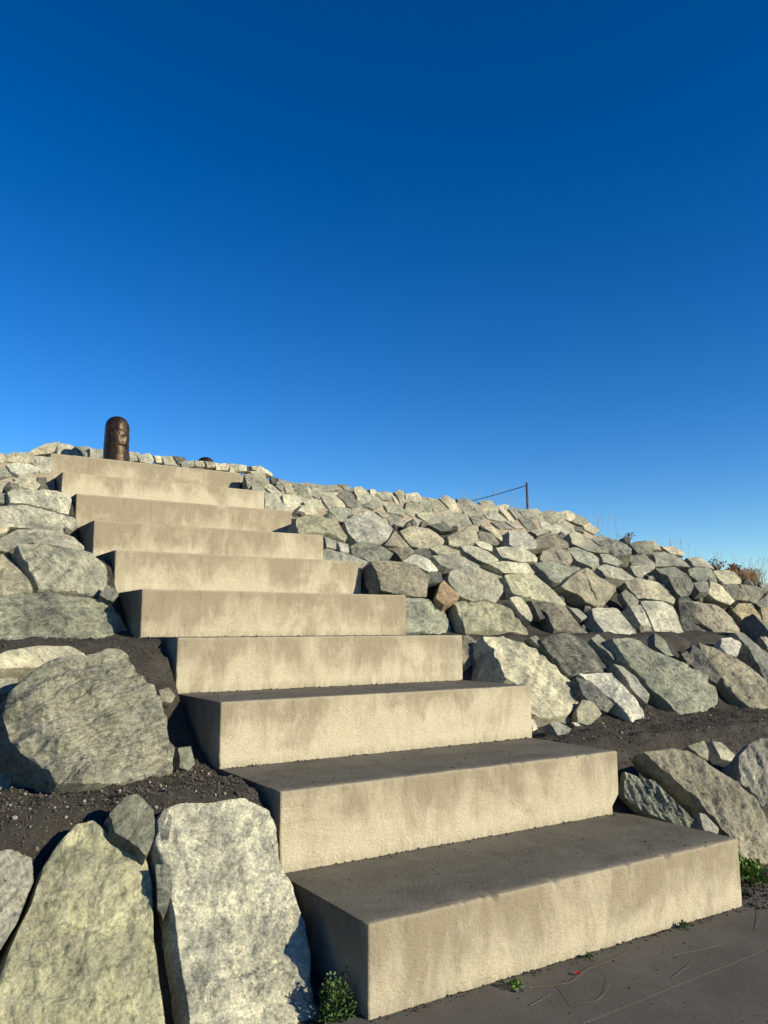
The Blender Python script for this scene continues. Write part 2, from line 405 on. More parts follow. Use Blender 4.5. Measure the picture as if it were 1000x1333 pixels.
    rug = 2.3 if mat == 's' and pxs > 110 and tier == 'W' else 1.5 if mat == 's' and pxs > 70 else (1.7 if pxs > 55 else 1.0)
    shp = 3.0 if mat == 's' else 1.8
    SET = .3 if thick > 1.5 else .75
    strata = {'s':1.5, 'n':1.0, 'l':.8, 'g':.5, 'p':.7}[mat]
    lay = R.uniform(0, math.pi); lx, ly = math.cos(lay), math.sin(lay)
    def height(u, v, d):
        h = min(px_*u+py_*v+pc for px_, py_, pc in pl)+tx*u+ty*v
        h = max(h, (.15 if pxs > 60 else -.1)*T)
        e = min(1.0, d/wdt); prof = T*(1-(1-e)**1.6)
        h = min(h, prof+.15*T*e) if e < 1 else h
        q = Vector((u, v, 0))/S+seed
        kk = e**.5
        n1 = fbm(q*2.2, 3)*.018*S; n2 = fbm(q*6.5+seed, 4)*.013*S
        rid = (abs(noise.noise(Vector((u*lx+v*ly, (v*lx-u*ly)*.35, .3))*(5/S)+seed))**.6)*.022*S
        # a couple of crisp breaks
        cell = noise.cell(Vector((u, v, 0))*(3.1/S)+seed+Vector((n1*9/S, n2*12/S, 0)))*.022*S*(1 if pxs < 50 else .25)
        if pxs > 26:
            st = noise.noise(Vector(((u*lx+v*ly)*1.2, (v*lx-u*ly)*4.5, .7))*(2.4/S)+seed)
            st = (math.floor(st*4)+min(1, (st*4-math.floor(st*4))*shp))/4
            n2 += st*.024*S*strata*rug+fbm(q*17+seed, 4)*.012*S+n2*(rug-1)*1.3
        return h+kk*(n1+n2+rid+cell)-SET*T
    rings = [1-(i/K)**1.0 for i in range(K)]
    rings = [1, .99, .972, .94]+[x for x in rings if x < .915]
    for t in rings:
        for q in out:
            u, v = q*t; V.append((u, v, height(u, v, (1-t)*np.linalg.norm(q))))
    u0, v0 = 0, 0; V.append((0, 0, height(0, 0, S))); ctr = len(V)-1
    Fc = []; nr = len(rings)
    for r_ in range(nr-1):
        for i in range(m):
            k = (i+1) % m; Fc.append((r_*m+i, r_*m+k, (r_+1)*m+k, (r_+1)*m+i))
    for i in range(m): Fc.append(((nr-1)*m+i, (nr-1)*m+(i+1) % m, ctr))
    # sides and back, going into the bank
    dep = S*R.uniform(.75, 1.0)*thick; base = len(V)
    backs = [(.03, 1.008), (.10, 1.012), (.24, 1.03), (.42, 1.04), (.65, 1.0), (.85, .9), (1.0, .66)]
    lx_, ly_ = R.uniform(-.15, .15), R.uniform(-.05, .15)
    for dz, g_ in backs:
        for q in out:
            w = 1+.06*fbm(Vector((q[0], q[1], dz*S))*(2.6/S)+seed, 3)*min(1, dz*4)
            V.append((q[0]*g_*w+lx_*dz*dep, q[1]*g_*w+ly_*dz*dep, -SET*T-dz*dep))
    prev = 0
    for bi in range(len(backs)):
        s0 = base+bi*m
        for i in range(m):
            k = (i+1) % m; Fc.append((prev+k, prev+i, s0+i, s0+k))
        prev = s0
    V.append((lx_*dep, ly_*dep, -SET*T-dep)); e = len(V)-1
    for i in range(m): Fc.append((prev+(i+1) % m, prev+i, e))
    o = mesh_obj(name, V, Fc, ROCK[mat], parent, sharp=16)
    o.matrix_world = Matrix(((a[0], b[0], nrm[0], P0[0]), (a[1], b[1], nrm[1], P0[1]), (a[2], b[2], nrm[2], P0[2]), (0,0,0,1)))
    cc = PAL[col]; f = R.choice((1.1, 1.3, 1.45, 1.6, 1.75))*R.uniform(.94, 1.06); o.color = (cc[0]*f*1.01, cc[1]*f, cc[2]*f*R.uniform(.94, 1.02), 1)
    return o
STONES = [
 ('F', 'cream', 'p', '', [(300.0, 603.6), (307.6, 604.4), (309.0, 616.0), (300.0, 617.0)]),
 ('F', 'pale', 'p', '', [(309.6, 605.2), (320.0, 605.6), (321.2, 612.4), (311.0, 613.2)]),
 ('F', 'pale', 'n', '', [(322.0, 612.0), (325.0, 610.0), (343.0, 613.0), (345.6, 620.0), (332.0, 618.0)]),
 ('F', 'cream', 'n', '', [(330.0, 607.0), (341.0, 607.0), (355.0, 616.0), (354.0, 619.0), (345.0, 614.0), (332.0, 611.0)]),
 ('E', 'cream', 'l', '', [(321.0, 617.0), (332.0, 617.6), (343.0, 622.0), (347.6, 626.4), (343.0, 632.4), (325.0, 631.0)]),
 ('E', 'grey', 'n', '', [(329.0, 632.4), (343.0, 632.8), (345.2, 639.6), (329.0, 639.2)]),
 ('E', 'pale', 'l', '', [(344.0, 633.0), (352.0, 630.0), (369.0, 643.0), (358.0, 644.4)]),
 ('E', 'pale', 'n', '', [(346.4, 642.4), (368.0, 646.0), (372.4, 656.0), (371.0, 663.6), (347.0, 662.4)]),
 ('E', 'dark', 'n', '', [(353.0, 620.0), (362.4, 622.0), (360.0, 630.0), (354.0, 627.4)]),
 ('E', 'grey', 'n', '', [(359.6, 631.0), (364.0, 623.6), (371.4, 627.0), (368.0, 637.6)]),
 ('E', 'cream', 'p', '', [(370.0, 628.0), (379.0, 630.0), (382.4, 639.0), (374.0, 640.4)]),
 ('E', 'pale', 'n', '', [(370.0, 645.0), (384.0, 644.0), (397.0, 652.0), (388.0, 663.6), (374.0, 661.6)]),
 ('E', 'green', 'n', '', [(383.0, 633.0), (400.0, 632.0), (406.0, 643.0), (398.0, 649.4), (387.0, 645.6)]),
 ('E', 'grey', 'n', '', [(402.0, 633.0), (408.0, 630.0), (415.0, 634.0), (418.4, 642.0), (416.0, 647.6), (407.0, 642.4)]),
 ('E', 'pale', 'l', '', [(416.0, 632.0), (440.0, 629.6), (448.0, 637.6), (428.0, 639.0), (418.0, 638.0)]),
 ('E', 'cream', 'l', '', [(420.0, 640.4), (440.0, 640.0), (443.0, 648.0), (448.4, 657.6), (430.0, 659.4), (422.0, 648.0)]),
 ('E', 'pale', 'n', '', [(398.0, 652.4), (416.0, 648.0), (426.4, 660.4), (404.0, 659.6)]),
 ('E', 'grey', 'n', '', [(443.0, 644.0), (450.0, 639.0), (460.0, 642.0), (471.4, 660.4), (466.0, 665.4), (452.0, 658.4)]),
 ('E', 'grey', 'n', '', [(442.0, 629.6), (450.0, 630.0), (460.4, 638.0), (449.0, 637.2)]),
 ('E', 'cream', 'p', '', [(462.0, 635.0), (470.0, 634.4), (480.0, 642.0), (478.0, 648.4), (468.0, 648.0)]),
 ('E', 'pale', 'n', '', [(481.0, 637.0), (486.0, 636.0), (493.0, 644.4), (482.0, 644.4)]),
 ('E', 'green', 'n', '', [(469.6, 648.4), (476.0, 645.0), (494.0, 648.0), (497.0, 656.4), (486.0, 662.4), (472.0, 656.4)]),
 ('E', 'cream', 'l', '', [(391.0, 664.4), (396.0, 657.0), (418.0, 660.0), (426.4, 665.4), (420.0, 669.2), (394.0, 668.0)]),
 ('E', 'green', 'n', '', [(431.0, 663.4), (444.0, 660.0), (466.4, 667.4), (444.0, 675.4)]),
 ('E', 'brown', 'n', '', [(391.0, 629.2), (400.0, 628.0), (410.4, 630.0), (406.0, 632.4), (394.0, 631.6)]),
 ('E', 'cream', 'p', '', [(461.0, 636.0), (468.0, 634.4), (480.4, 642.0), (472.0, 650.4), (466.0, 650.0)]),
 ('E', 'pale', 'n', '', [(482.0, 637.0), (488.0, 637.0), (493.4, 642.4), (490.0, 648.0), (483.0, 644.0)]),
 ('E', 'pale', 'l', '', [(493.6, 642.4), (498.0, 639.6), (510.0, 641.0), (515.4, 652.4), (498.0, 649.4)]),
 ('E', 'cream', 'p', '', [(515.6, 641.4), (520.0, 638.4), (528.0, 642.0), (529.4, 659.0), (524.0, 660.4), (520.0, 650.0)]),
 ('E', 'cream', 'l', '', [(529.0, 643.0), (544.0, 641.0), (550.4, 649.4), (546.0, 654.0), (530.0, 653.0)]),
 ('E', 'cream', 'l', '', [(530.0, 654.4), (546.0, 656.0), (546.0, 664.4), (538.0, 670.4), (527.6, 665.4)]),
 ('E', 'green', 'n', '', [(548.4, 652.4), (558.0, 651.6), (562.4, 660.0), (560.0, 668.4), (547.6, 665.4)]),
 ('E', 'pale', 'n', '', [(469.0, 653.4), (476.0, 645.0), (490.0, 646.0), (497.4, 655.4), (494.0, 662.4), (480.0, 661.4)]),
 ('E', 'pale', 'n', '', [(500.0, 654.0), (514.0, 654.0), (526.4, 663.4), (525.0, 670.4), (506.0, 665.4)]),
 ('E', 'cream', 'n', '', [(558.0, 648.0), (566.0, 649.0), (580.4, 662.4), (566.0, 664.4), (563.0, 658.0)]),
 ('E', 'cream', 'p', '', [(575.0, 648.4), (582.0, 645.0), (592.0, 652.0), (596.4, 664.4), (588.0, 663.4)]),
 ('E', 'grey', 'n', '', [(596.0, 650.0), (608.0, 649.0), (624.4, 658.0), (627.4, 671.4), (606.0, 670.4)]),
 ('E', 'cream', 'l', '', [(625.6, 652.4), (640.0, 651.0), (649.4, 663.4), (630.0, 664.4)]),
 ('E', 'pale', 'n', '', [(630.0, 666.4), (648.0, 665.0), (654.4, 677.4), (636.0, 675.4)]),
 ('E', 'pale', 'n', '', [(502.0, 668.0), (508.0, 667.0), (529.4, 680.4), (528.0, 685.4), (510.0, 682.4)]),
 ('E', 'pale', 'n', '', [(544.0, 668.0), (562.0, 668.0), (576.4, 680.4), (562.0, 681.4), (548.0, 673.0)]),
 ('E', 'pale', 'n', '', [(568.0, 665.4), (584.0, 665.0), (598.4, 680.4), (600.4, 688.4), (588.0, 686.4), (572.0, 674.0)]),
 ('E', 'grey', 'n', '', [(588.0, 667.4), (604.0, 668.0), (614.4, 682.4), (604.0, 686.4), (596.0, 677.0)]),
 ('E', 'white', 'p', '', [(530.0, 676.4), (540.0, 675.0), (558.4, 683.4), (548.0, 685.4), (534.0, 682.4)]),
 ('E', 'grey', 'n', '', [(613.6, 674.4), (626.0, 672.4), (637.4, 680.4), (620.0, 683.4)]),
 ('E', 'pale', 'n', '', [(460.0, 646.4), (464.0, 646.0), (472.4, 662.4), (462.0, 664.4), (457.0, 656.0)]),
 ('E', 'pale', 'n', '', [(490.0, 666.4), (499.0, 666.0), (507.0, 672.4), (499.0, 672.4)]),
 ('E', 'cream', 'n', '', [(511.0, 646.0), (515.0, 646.4), (520.0, 658.0), (515.0, 654.4)]),
 ('E', 'cream', 'n', '', [(648.0, 657.4), (662.4, 657.0), (660.0, 663.4), (650.0, 663.4)]),
 ('E', 'grey', 'n', '', [(662.0, 661.4), (674.0, 660.0), (677.4, 673.4), (672.0, 675.4)]),
 ('E', 'grey', 'n', '', [(676.0, 662.4), (690.0, 661.6), (704.4, 670.4), (702.0, 674.4), (684.0, 671.4)]),
 ('E', 'cream', 'p', '', [(650.6, 664.4), (660.0, 664.4), (671.4, 678.4), (664.0, 678.4)]),
 ('E', 'pale', 'n', '', [(653.6, 675.4), (666.0, 678.4), (680.4, 686.4), (672.0, 687.4)]),
 ('E', 'grey', 'n', '', [(674.6, 673.4), (688.0, 672.0), (700.4, 686.4), (688.0, 688.4)]),
 ('E', 'pale', 'n', '', [(705.6, 666.4), (720.0, 665.0), (726.4, 674.4), (718.0, 680.4), (704.0, 674.4)]),
 ('E', 'cream', 'p', '', [(731.0, 666.0), (742.0, 664.4), (750.4, 670.4), (744.0, 677.4), (734.0, 672.4)]),
 ('E', 'white', 'p', '', [(700.0, 677.4), (704.0, 676.0), (719.4, 684.4), (718.0, 689.4), (706.0, 687.4)]),
 ('E', 'white', 'p', '', [(719.6, 684.4), (724.0, 682.0), (740.4, 693.4), (732.0, 696.4), (720.6, 690.4)]),
 ('E', 'pale', 'l', '', [(725.6, 678.4), (734.0, 674.0), (748.4, 687.4), (746.0, 692.4), (736.0, 689.4)]),
 ('E', 'green', 'n', '', [(750.0, 670.4), (758.0, 672.0), (768.4, 680.4), (760.0, 683.4), (748.0, 678.4)]),
 ('E', 'tan', 'n', '', [(760.0, 684.4), (768.0, 681.0), (780.4, 689.4), (774.0, 694.4), (762.0, 689.4)]),
 ('E', 'dark', 'n', '', [(747.6, 684.4), (758.0, 686.0), (760.4, 692.4), (750.0, 690.4)]),
 ('E', 'grey', 'n', '', [(640.0, 680.4), (654.0, 679.0), (666.4, 686.4), (652.0, 687.4)]),
 ('E', 'tan', 'n', '', [(690.0, 662.4), (700.0, 662.0), (705.0, 669.0), (700.0, 668.0)]),
 ('E', 'cream', 'n', '', [(720.0, 666.4), (728.0, 666.4), (732.0, 672.4), (726.4, 673.6)]),
 ('D', 'yellow', 'l', 'long lichen-yellow boulder with black hollow beside the third step from the top', [(388.0, 672.0), (404.0, 668.0), (440.0, 674.0), (452.4, 698.0), (448.4, 703.4), (424.0, 695.0), (392.0, 692.8), (387.6, 682.0)]),
 ('D', 'white', 'g', 'large white-grey rough boulder right of the lichen-yellow one in the upper bank', [(449.6, 674.4), (460.0, 669.0), (480.0, 663.6), (500.0, 672.0), (512.4, 684.0), (504.0, 702.0), (480.0, 705.4), (468.0, 702.4), (456.0, 690.0)]),
 ('D', 'pale', 'n', 'small pale chip just past the right end of the fourth step from the top', [(422.4, 697.4), (438.0, 703.0), (442.4, 714.4), (425.6, 712.4)]),
 ('D', 'white', 'p', 'small whitish wedge below the lichen-yellow boulder at the upper steps', [(440.0, 704.4), (454.0, 707.4), (454.4, 719.4), (444.0, 716.4)]),
 ('D', 'blue', 's', 'flat blue-grey slab lying against the right end of the fourth step from the top', [(423.0, 714.4), (460.0, 720.4), (478.4, 728.4), (470.0, 733.0), (423.0, 731.0)]),
 ('D', 'green', 's', 'streaked grey-green stone under the large white-grey rough boulder', [(458.0, 708.4), (472.0, 702.4), (492.0, 708.4), (512.4, 718.4), (504.0, 728.4), (480.0, 728.4), (460.0, 718.4)]),
 ('D', 'brown', 'n', 'dark brown wedge right of the large white-grey rough boulder', [(502.6, 708.4), (516.0, 689.6), (534.4, 710.4), (526.0, 714.4)]),
 ('D', 'tan', 'n', 'broad tan-grey hexagonal boulder in the upper right bank, third large one from the steps', [(521.6, 690.4), (538.0, 683.6), (560.0, 688.6), (579.4, 702.4), (576.4, 712.4), (548.0, 714.4), (536.0, 710.4)]),
 ('D', 'brown', 'n', 'small brown-grey stone under the dark brown wedge', [(506.6, 712.4), (534.0, 713.4), (540.4, 718.4), (524.0, 727.4), (518.0, 720.4)]),
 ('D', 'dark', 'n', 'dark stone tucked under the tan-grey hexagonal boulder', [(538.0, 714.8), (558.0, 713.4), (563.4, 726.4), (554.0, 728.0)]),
 ('D', 'yellow', 'l', 'small stone with yellow top in the upper right bank', [(561.6, 712.4), (580.0, 709.6), (598.4, 716.0), (599.4, 721.4), (572.0, 720.4)]),
 ('D', 'tan', 'n', 'rounded tan boulder above the yellow-topped stone', [(585.6, 696.4), (608.0, 686.0), (626.4, 690.0), (623.4, 706.4), (598.0, 709.4), (587.6, 706.4)]),
 ('D', 'grey', 'n', 'grey stone pressed against the right of the rounded tan boulder', [(624.4, 691.4), (640.0, 694.0), (651.4, 706.4), (646.0, 708.4), (624.4, 706.4)]),
 ('D', 'pale', 'l', 'pale wedge-shaped stone with green lichen pointing right, beside the yellow-topped stone', [(599.6, 712.4), (612.0, 709.0), (636.0, 716.0), (650.4, 727.4), (636.0, 732.4), (620.0, 726.4), (604.0, 718.4)]),
 ('D', 'dark', 'n', "dark sliver of stone above the tan-grey hexagonal boulder's right shoulder", [(560.0, 682.4), (578.0, 680.0), (590.4, 689.4), (576.0, 690.4)]),
 ('D', 'pale', 'n', 'small pale stone under the grey one beside the rounded tan boulder', [(620.0, 706.0), (630.0, 704.0), (642.0, 710.0), (641.0, 716.4), (628.0, 713.0)]),
 ('D', 'cream', 'n', 'small cream stone with a black gap to its right in the upper right bank', [(630.6, 686.4), (640.0, 685.0), (654.4, 692.4), (654.4, 703.4), (646.0, 697.4)]),
 ('D', 'white', 'g', 'whitish round-headed boulder with black shadow on its left, below the wire post', [(665.6, 690.4), (680.0, 689.0), (690.0, 695.0), (698.4, 704.4), (696.4, 714.4), (676.0, 713.4), (665.6, 706.4)]),
 ('D', 'grey', 'n', 'grey stone capping the brownish rounded boulder below the wire post', [(690.6, 691.4), (704.0, 687.0), (716.4, 691.4), (700.0, 697.4)]),
 ('D', 'brown', 'g', 'brownish rounded boulder right of the whitish round-headed one', [(697.6, 702.4), (712.0, 694.0), (728.0, 695.0), (740.4, 704.4), (741.4, 710.4), (720.0, 712.4), (700.0, 712.4)]),
 ('D', 'pale', 'p', 'pale flat-faced boulder right of the brownish rounded one', [(740.6, 695.4), (752.0, 692.4), (768.0, 700.0), (778.4, 708.4), (781.4, 718.4), (764.0, 715.4), (744.0, 708.4)]),
 ('D', 'grey', 's', 'long grey slab slanting down the skyline right of the wire post', [(771.6, 698.4), (784.0, 694.0), (804.0, 702.0), (821.4, 714.4), (820.4, 722.4), (800.0, 721.4), (784.0, 708.4)]),
 ('D', 'grey', 'n', 'small grey stone under the long slanting skyline slab', [(778.6, 710.4), (788.0, 712.0), (793.4, 719.4), (782.0, 718.4)]),
 ('D', 'pale', 'n', 'pale low wide boulder left of the one with a pinkish crown in the right bank', [(649.6, 711.4), (662.0, 710.0), (688.0, 715.0), (699.4, 726.4), (698.4, 731.4), (678.0, 731.4), (658.0, 724.4)]),
 ('D', 'pinkish', 'n', 'pale boulder with a pinkish tone under the brownish rounded boulder', [(707.6, 716.4), (726.0, 711.6), (740.0, 718.0), (745.4, 728.4), (738.0, 734.4), (712.0, 730.4), (705.6, 726.4)]),
 ('D', 'green', 's', 'dark greenish pillow-shaped boulder under the pale flat-faced one', [(739.6, 712.4), (752.0, 710.0), (772.0, 718.0), (781.4, 724.4), (780.4, 734.4), (772.0, 736.4), (752.0, 728.4)]),
 ('D', 'grey', 'n', 'plain grey stone below the small grey one under the skyline slab', [(782.6, 720.4), (792.0, 720.0), (810.4, 730.4), (804.0, 735.4), (786.0, 730.4)]),
 ('D', 'green', 'n', 'green-grey skyline stone left of the two tan skyline stones', [(821.6, 706.4), (836.0, 703.6), (850.4, 713.4), (849.4, 720.4), (832.0, 718.4)]),
 ('D', 'tan', 'n', 'small tan skyline stone on the descending right ridge', [(840.0, 703.4), (852.0, 703.0), (862.4, 714.4), (852.0, 715.4)]),
 ('D', 'pinkish', 'n', 'tan-pink flat skyline stone left of the dry bushes', [(861.6, 710.4), (880.0, 711.0), (891.4, 718.4), (890.4, 722.4), (876.0, 720.4)]),
 ('D', 'grey', 'n', 'grey boulder with a shadowed left side under the green-grey skyline stone', [(818.0, 722.4), (840.0, 720.0), (853.4, 735.4), (850.0, 740.4), (826.0, 734.4)]),
 ('D', 'grey', 's', 'broad grey boulder under the tan-pink skyline stone', [(850.6, 719.4), (866.0, 717.0), (888.0, 726.0), (899.4, 737.4), (884.0, 736.4), (856.0, 736.4)]),
 ('D', 'pale', 'n', 'pale squarish stone under the grey boulder with shadowed side in the right bank', [(822.6, 735.4), (842.0, 735.6), (858.4, 753.4), (840.0, 754.4), (830.0, 750.4)]),
 ('D', 'pale', 'n', 'pale grey skyline wedge below the tan-pink skyline stone', [(895.6, 725.4), (912.0, 723.6), (928.4, 738.0), (929.4, 741.4), (904.0, 736.4)]),
 ('D', 'green', 'n', 'grey-green squarish boulder under the pale grey skyline wedge', [(897.6, 739.4), (908.0, 736.6), (924.0, 739.0), (934.4, 756.4), (912.0, 755.4), (899.6, 746.4)]),
 ('D', 'cream', 'p', 'cream squarish stone on the skyline just left of the reddish bush', [(929.6, 742.4), (944.0, 741.6), (958.0, 744.0), (968.4, 758.4), (942.0, 760.4)]),
 ('C', 'tan', 'g', 'big blocky tan-grey boulder with black left side beside the sixth step', [(486.0, 728.0), (508.0, 727.0), (529.0, 729.0), (544.0, 736.0), (560.4, 748.4), (557.4, 773.4), (528.0, 772.4), (499.0, 764.4), (493.0, 742.4)]),
 ('C', 'green', 's', 'smooth grey-green slab filling the corner right of the fifth step', [(528.0, 774.0), (554.0, 775.0), (572.0, 778.0), (584.0, 792.0), (590.4, 812.4), (592.4, 822.0), (528.0, 822.0)]),
 ('C', 'white', 'p', 'white stone leaning on the back of the blocky tan-grey boulder', [(526.6, 729.4), (542.0, 720.0), (560.0, 729.0), (570.4, 741.4), (558.0, 743.4), (544.0, 736.4)]),
 ('C', 'grey', 'n', 'grey stone under the yellow-topped one in the right bank', [(563.6, 724.4), (600.0, 721.4), (620.0, 730.4), (626.4, 734.4), (584.0, 738.4), (574.0, 734.4)]),
 ('C', 'pale', 'g', 'big round pale boulder right of the rust-coloured stone', [(590.0, 740.0), (612.0, 734.0), (640.0, 735.0), (657.4, 748.4), (658.4, 766.4), (648.0, 780.4), (632.0, 776.4), (618.0, 778.4), (600.0, 770.4), (587.2, 752.4)]),
 ('C', 'rust', 'n', 'small rust-orange and white stone between the big boulders beside the fifth step', [(568.6, 776.4), (572.0, 762.0), (578.0, 756.0), (598.4, 772.4), (596.4, 778.4), (580.0, 784.4)]),
 ('C', 'dark', 'n', 'small dark stone above the rust-coloured one', [(560.0, 748.4), (574.0, 744.4), (577.4, 756.4), (560.0, 758.4)]),
 ('C', 'yellow', 'l', 'broad low yellowish boulder under the big round pale one', [(591.0, 780.4), (612.0, 777.0), (636.0, 778.0), (660.0, 783.0), (676.0, 796.4), (690.4, 823.0), (608.0, 823.0), (598.0, 800.4)]),
 ('C', 'pale', 'n', 'flat pale stone behind the yellowish trapezoid boulder', [(639.6, 732.4), (656.0, 729.4), (688.0, 732.4), (697.4, 744.4), (660.0, 744.4)]),
 ('C', 'green', 'n', 'grey-green angular boulder with a dark notch below, in the middle of the right bank', [(695.6, 732.4), (712.0, 730.0), (756.0, 736.0), (760.4, 742.4), (748.0, 748.4), (738.0, 748.4), (728.0, 760.4), (720.0, 759.4), (708.0, 745.4)]),
 ('C', 'yellow', 'l', 'yellowish trapezoid boulder with flat face right of the big round pale one', [(659.6, 746.4), (696.0, 744.4), (720.0, 762.4), (739.4, 782.4), (738.4, 785.4), (684.0, 774.4), (672.0, 768.4)]),
 ('C', 'tan', 'n', 'bulky pale-tan boulder above the white triangular one in the right bank', [(755.6, 742.4), (766.0, 738.0), (780.0, 748.4), (800.0, 758.4), (804.4, 768.4), (786.0, 790.4), (764.0, 782.4), (752.0, 772.4), (732.0, 762.4), (744.0, 750.4)]),
 ('C', 'cream', 'l', 'narrow cream stone leaning below the yellowish trapezoid boulder', [(665.6, 777.4), (680.0, 776.0), (694.4, 800.4), (692.4, 806.4), (680.0, 798.4)]),
 ('C', 'brown', 's', 'brown-grey slanting boulder between the narrow cream stone and the white triangular one', [(686.0, 776.0), (738.0, 786.4), (752.0, 806.4), (766.4, 818.4), (758.0, 823.0), (720.0, 823.0), (712.0, 800.4)]),
 ('C', 'dark', 's', 'dark splinter of stone beside the narrow cream stone', [(692.0, 782.4), (700.0, 786.4), (710.4, 803.4), (704.0, 804.4)]),
 ('C', 'grey', 'n', 'small grey stone in the black gap below the bulky pale-tan boulder', [(741.6, 790.4), (754.0, 792.4), (764.4, 802.4), (758.0, 806.4)]),
 ('C', 'pale', 'n', 'pale stone between the bulky pale-tan boulder and the dark greenish pillow-shaped one', [(777.6, 740.4), (788.0, 734.0), (810.0, 738.0), (828.4, 751.4), (810.0, 752.4), (790.0, 750.4)]),
 ('C', 'white', 'p', 'bright white triangular boulder at the ledge in the right bank', [(771.6, 790.4), (780.0, 788.0), (806.0, 789.0), (820.0, 806.4), (831.6, 824.4), (832.0, 826.0), (784.0, 825.0), (774.0, 806.4)]),
 ('C', 'green', 'l', 'green-tinged angular boulder with shadowed left flank in the far right bank', [(855.6, 739.4), (880.0, 737.0), (894.0, 748.0), (902.4, 762.4), (898.4, 772.4), (890.0, 778.4), (880.0, 768.4), (871.0, 750.4)]),
 ('C', 'cream', 'p', 'long bright cream slab sloping right, above the white fan-shaped boulder', [(811.6, 752.4), (830.0, 751.0), (858.0, 756.0), (880.4, 778.4), (878.4, 784.4), (862.0, 780.4), (832.0, 777.4)]),
 ('C', 'grey', 'n', "small grey stone left of the white fan-shaped boulder's top", [(809.6, 772.4), (816.0, 767.0), (832.4, 781.4), (830.0, 787.4), (819.0, 787.4)]),
 ('C', 'white', 'p', 'white fan-shaped boulder widening down to the ledge', [(837.6, 780.4), (866.0, 781.0), (879.0, 788.0), (894.4, 824.4), (880.0, 827.0), (856.0, 822.4), (844.0, 800.4)]),
 ('C', 'white', 's', 'thin white splinter against the left of the white fan-shaped boulder', [(821.6, 788.4), (834.0, 788.0), (848.4, 814.4), (836.0, 812.4)]),
 ('C', 'tan', 'n', 'large tan boulder with dark left half at the far right ledge', [(898.0, 780.4), (912.0, 780.0), (938.0, 788.0), (954.0, 802.4), (966.4, 820.4), (964.4, 824.0), (930.0, 823.6), (904.0, 806.4)]),
 ('C', 'dark', 's', 'dark-coloured rock face standing in for the shaded left side of the large tan boulder', [(882.0, 782.0), (896.0, 776.0), (900.0, 788.0), (904.0, 806.4), (922.0, 820.0), (918.0, 824.4), (896.0, 822.4), (888.0, 808.0)]),  # the tan boulder's shaded left side, put in as a dark-coloured piece
 ('C', 'grey', 'n', 'grey stone with a dark side under the grey-green squarish boulder', [(903.6, 758.4), (922.0, 756.4), (924.4, 768.4), (912.0, 769.4)]),
 ('C', 'cream', 'p', 'pale slanting stone left of the brown one near the reddish bush', [(927.6, 756.0), (938.0, 762.0), (955.4, 782.4), (950.0, 787.4), (932.0, 778.4), (926.0, 772.4)]),
 ('C', 'brown', 'n', 'smooth brown slanting stone near the reddish bush', [(946.6, 759.4), (960.0, 758.4), (976.4, 776.4), (974.4, 780.4), (960.0, 778.4)]),
 ('C', 'dark', 'n', 'dark grey thin stone between the pale and brown slanting ones', [(940.6, 762.4), (948.0, 760.4), (960.4, 776.4), (954.0, 779.4)]),
 ('C', 'ochre', 's', 'orange-tan ridged boulder at the far right end of the ledge', [(955.6, 792.4), (964.0, 784.0), (980.0, 784.0), (992.0, 800.4), (997.4, 818.4), (980.0, 822.4), (970.0, 814.4)]),
 ('C', 'grey', 'n', 'grey stone right of the smooth brown slanting one', [(965.6, 759.4), (980.0, 762.4), (996.4, 768.4), (988.0, 784.4), (978.0, 780.4)]),
 ('C', 'grey', 'n', 'grey stone at the right edge of the photo under the dry grass', [(986.0, 784.4), (1002.0, 772.4), (1012.0, 788.4), (1000.0, 796.4)]),
 ('C', 'ochre', 'n', 'tan stone at the right edge beside the orange-tan ridged boulder', [(990.0, 793.0), (1008.0, 788.4), (1010.0, 818.4), (998.4, 816.4)]),
 ('C', 'tan', 'n', 'small tan stone at the foot of the white splinter', [(833.6, 816.4), (846.0, 814.4), (852.4, 824.4), (836.0, 825.4)]),
 ('C', 'blue', 'n', 'small dark-sided grey stone on the skyline at the right edge', [(991.0, 761.4), (1000.0, 758.4), (1008.0, 766.4), (998.0, 769.4)]),
 ('C', 'pale', 'l', 'tan-grey flat stone behind the large grey block left of the steps', [(0.0, 698.4), (26.0, 686.0), (60.0, 688.0), (96.0, 696.0), (108.4, 708.4), (104.4, 714.4), (70.0, 708.4), (40.0, 704.4), (24.0, 708.4), (10.0, 714.4), (-4.0, 712.0)]),
 ('C', 'weathered', 's', 'large cracked grey block left of the sixth step', [(26.0, 706.4), (50.0, 704.4), (80.0, 710.0), (112.0, 714.0), (138.4, 734.4), (140.4, 760.0), (138.4, 770.0), (124.0, 773.0), (100.0, 766.4), (52.0, 764.4), (46.0, 750.4)]),
 ('C', 'tan', 'l', 'yellow-brown boulder at the left edge beside the large cracked grey block', [(-12.0, 716.0), (0.0, 716.4), (10.0, 720.4), (22.0, 734.4), (38.0, 752.4), (42.4, 762.4), (20.0, 768.4), (-12.0, 776.4)]),
 ('C', 'sage', 's', 'long flat green-grey slab left of the fifth step', [(-24.0, 781.0), (12.0, 772.4), (24.0, 767.6), (66.0, 767.4), (104.0, 772.4), (130.0, 775.4), (146.0, 774.0), (148.4, 782.4), (174.0, 826.0), (160.0, 836.4), (80.0, 834.4), (20.0, 834.4), (-24.0, 833.0)]),
 ('C', 'pale', 'n', 'small pale stone wedged between the long green-grey slab and the sixth step', [(131.0, 773.0), (140.0, 761.0), (149.0, 765.6), (155.0, 772.0), (147.6, 781.0), (140.0, 779.0)]),
 ('g', 'tan', 'n', 'small upright tan-grey stone squeezed beside the fourth step', [(601.0, 828.0), (612.0, 827.0), (622.0, 836.0), (625.4, 847.4), (618.0, 860.4), (609.0, 870.4), (602.0, 856.4)]),
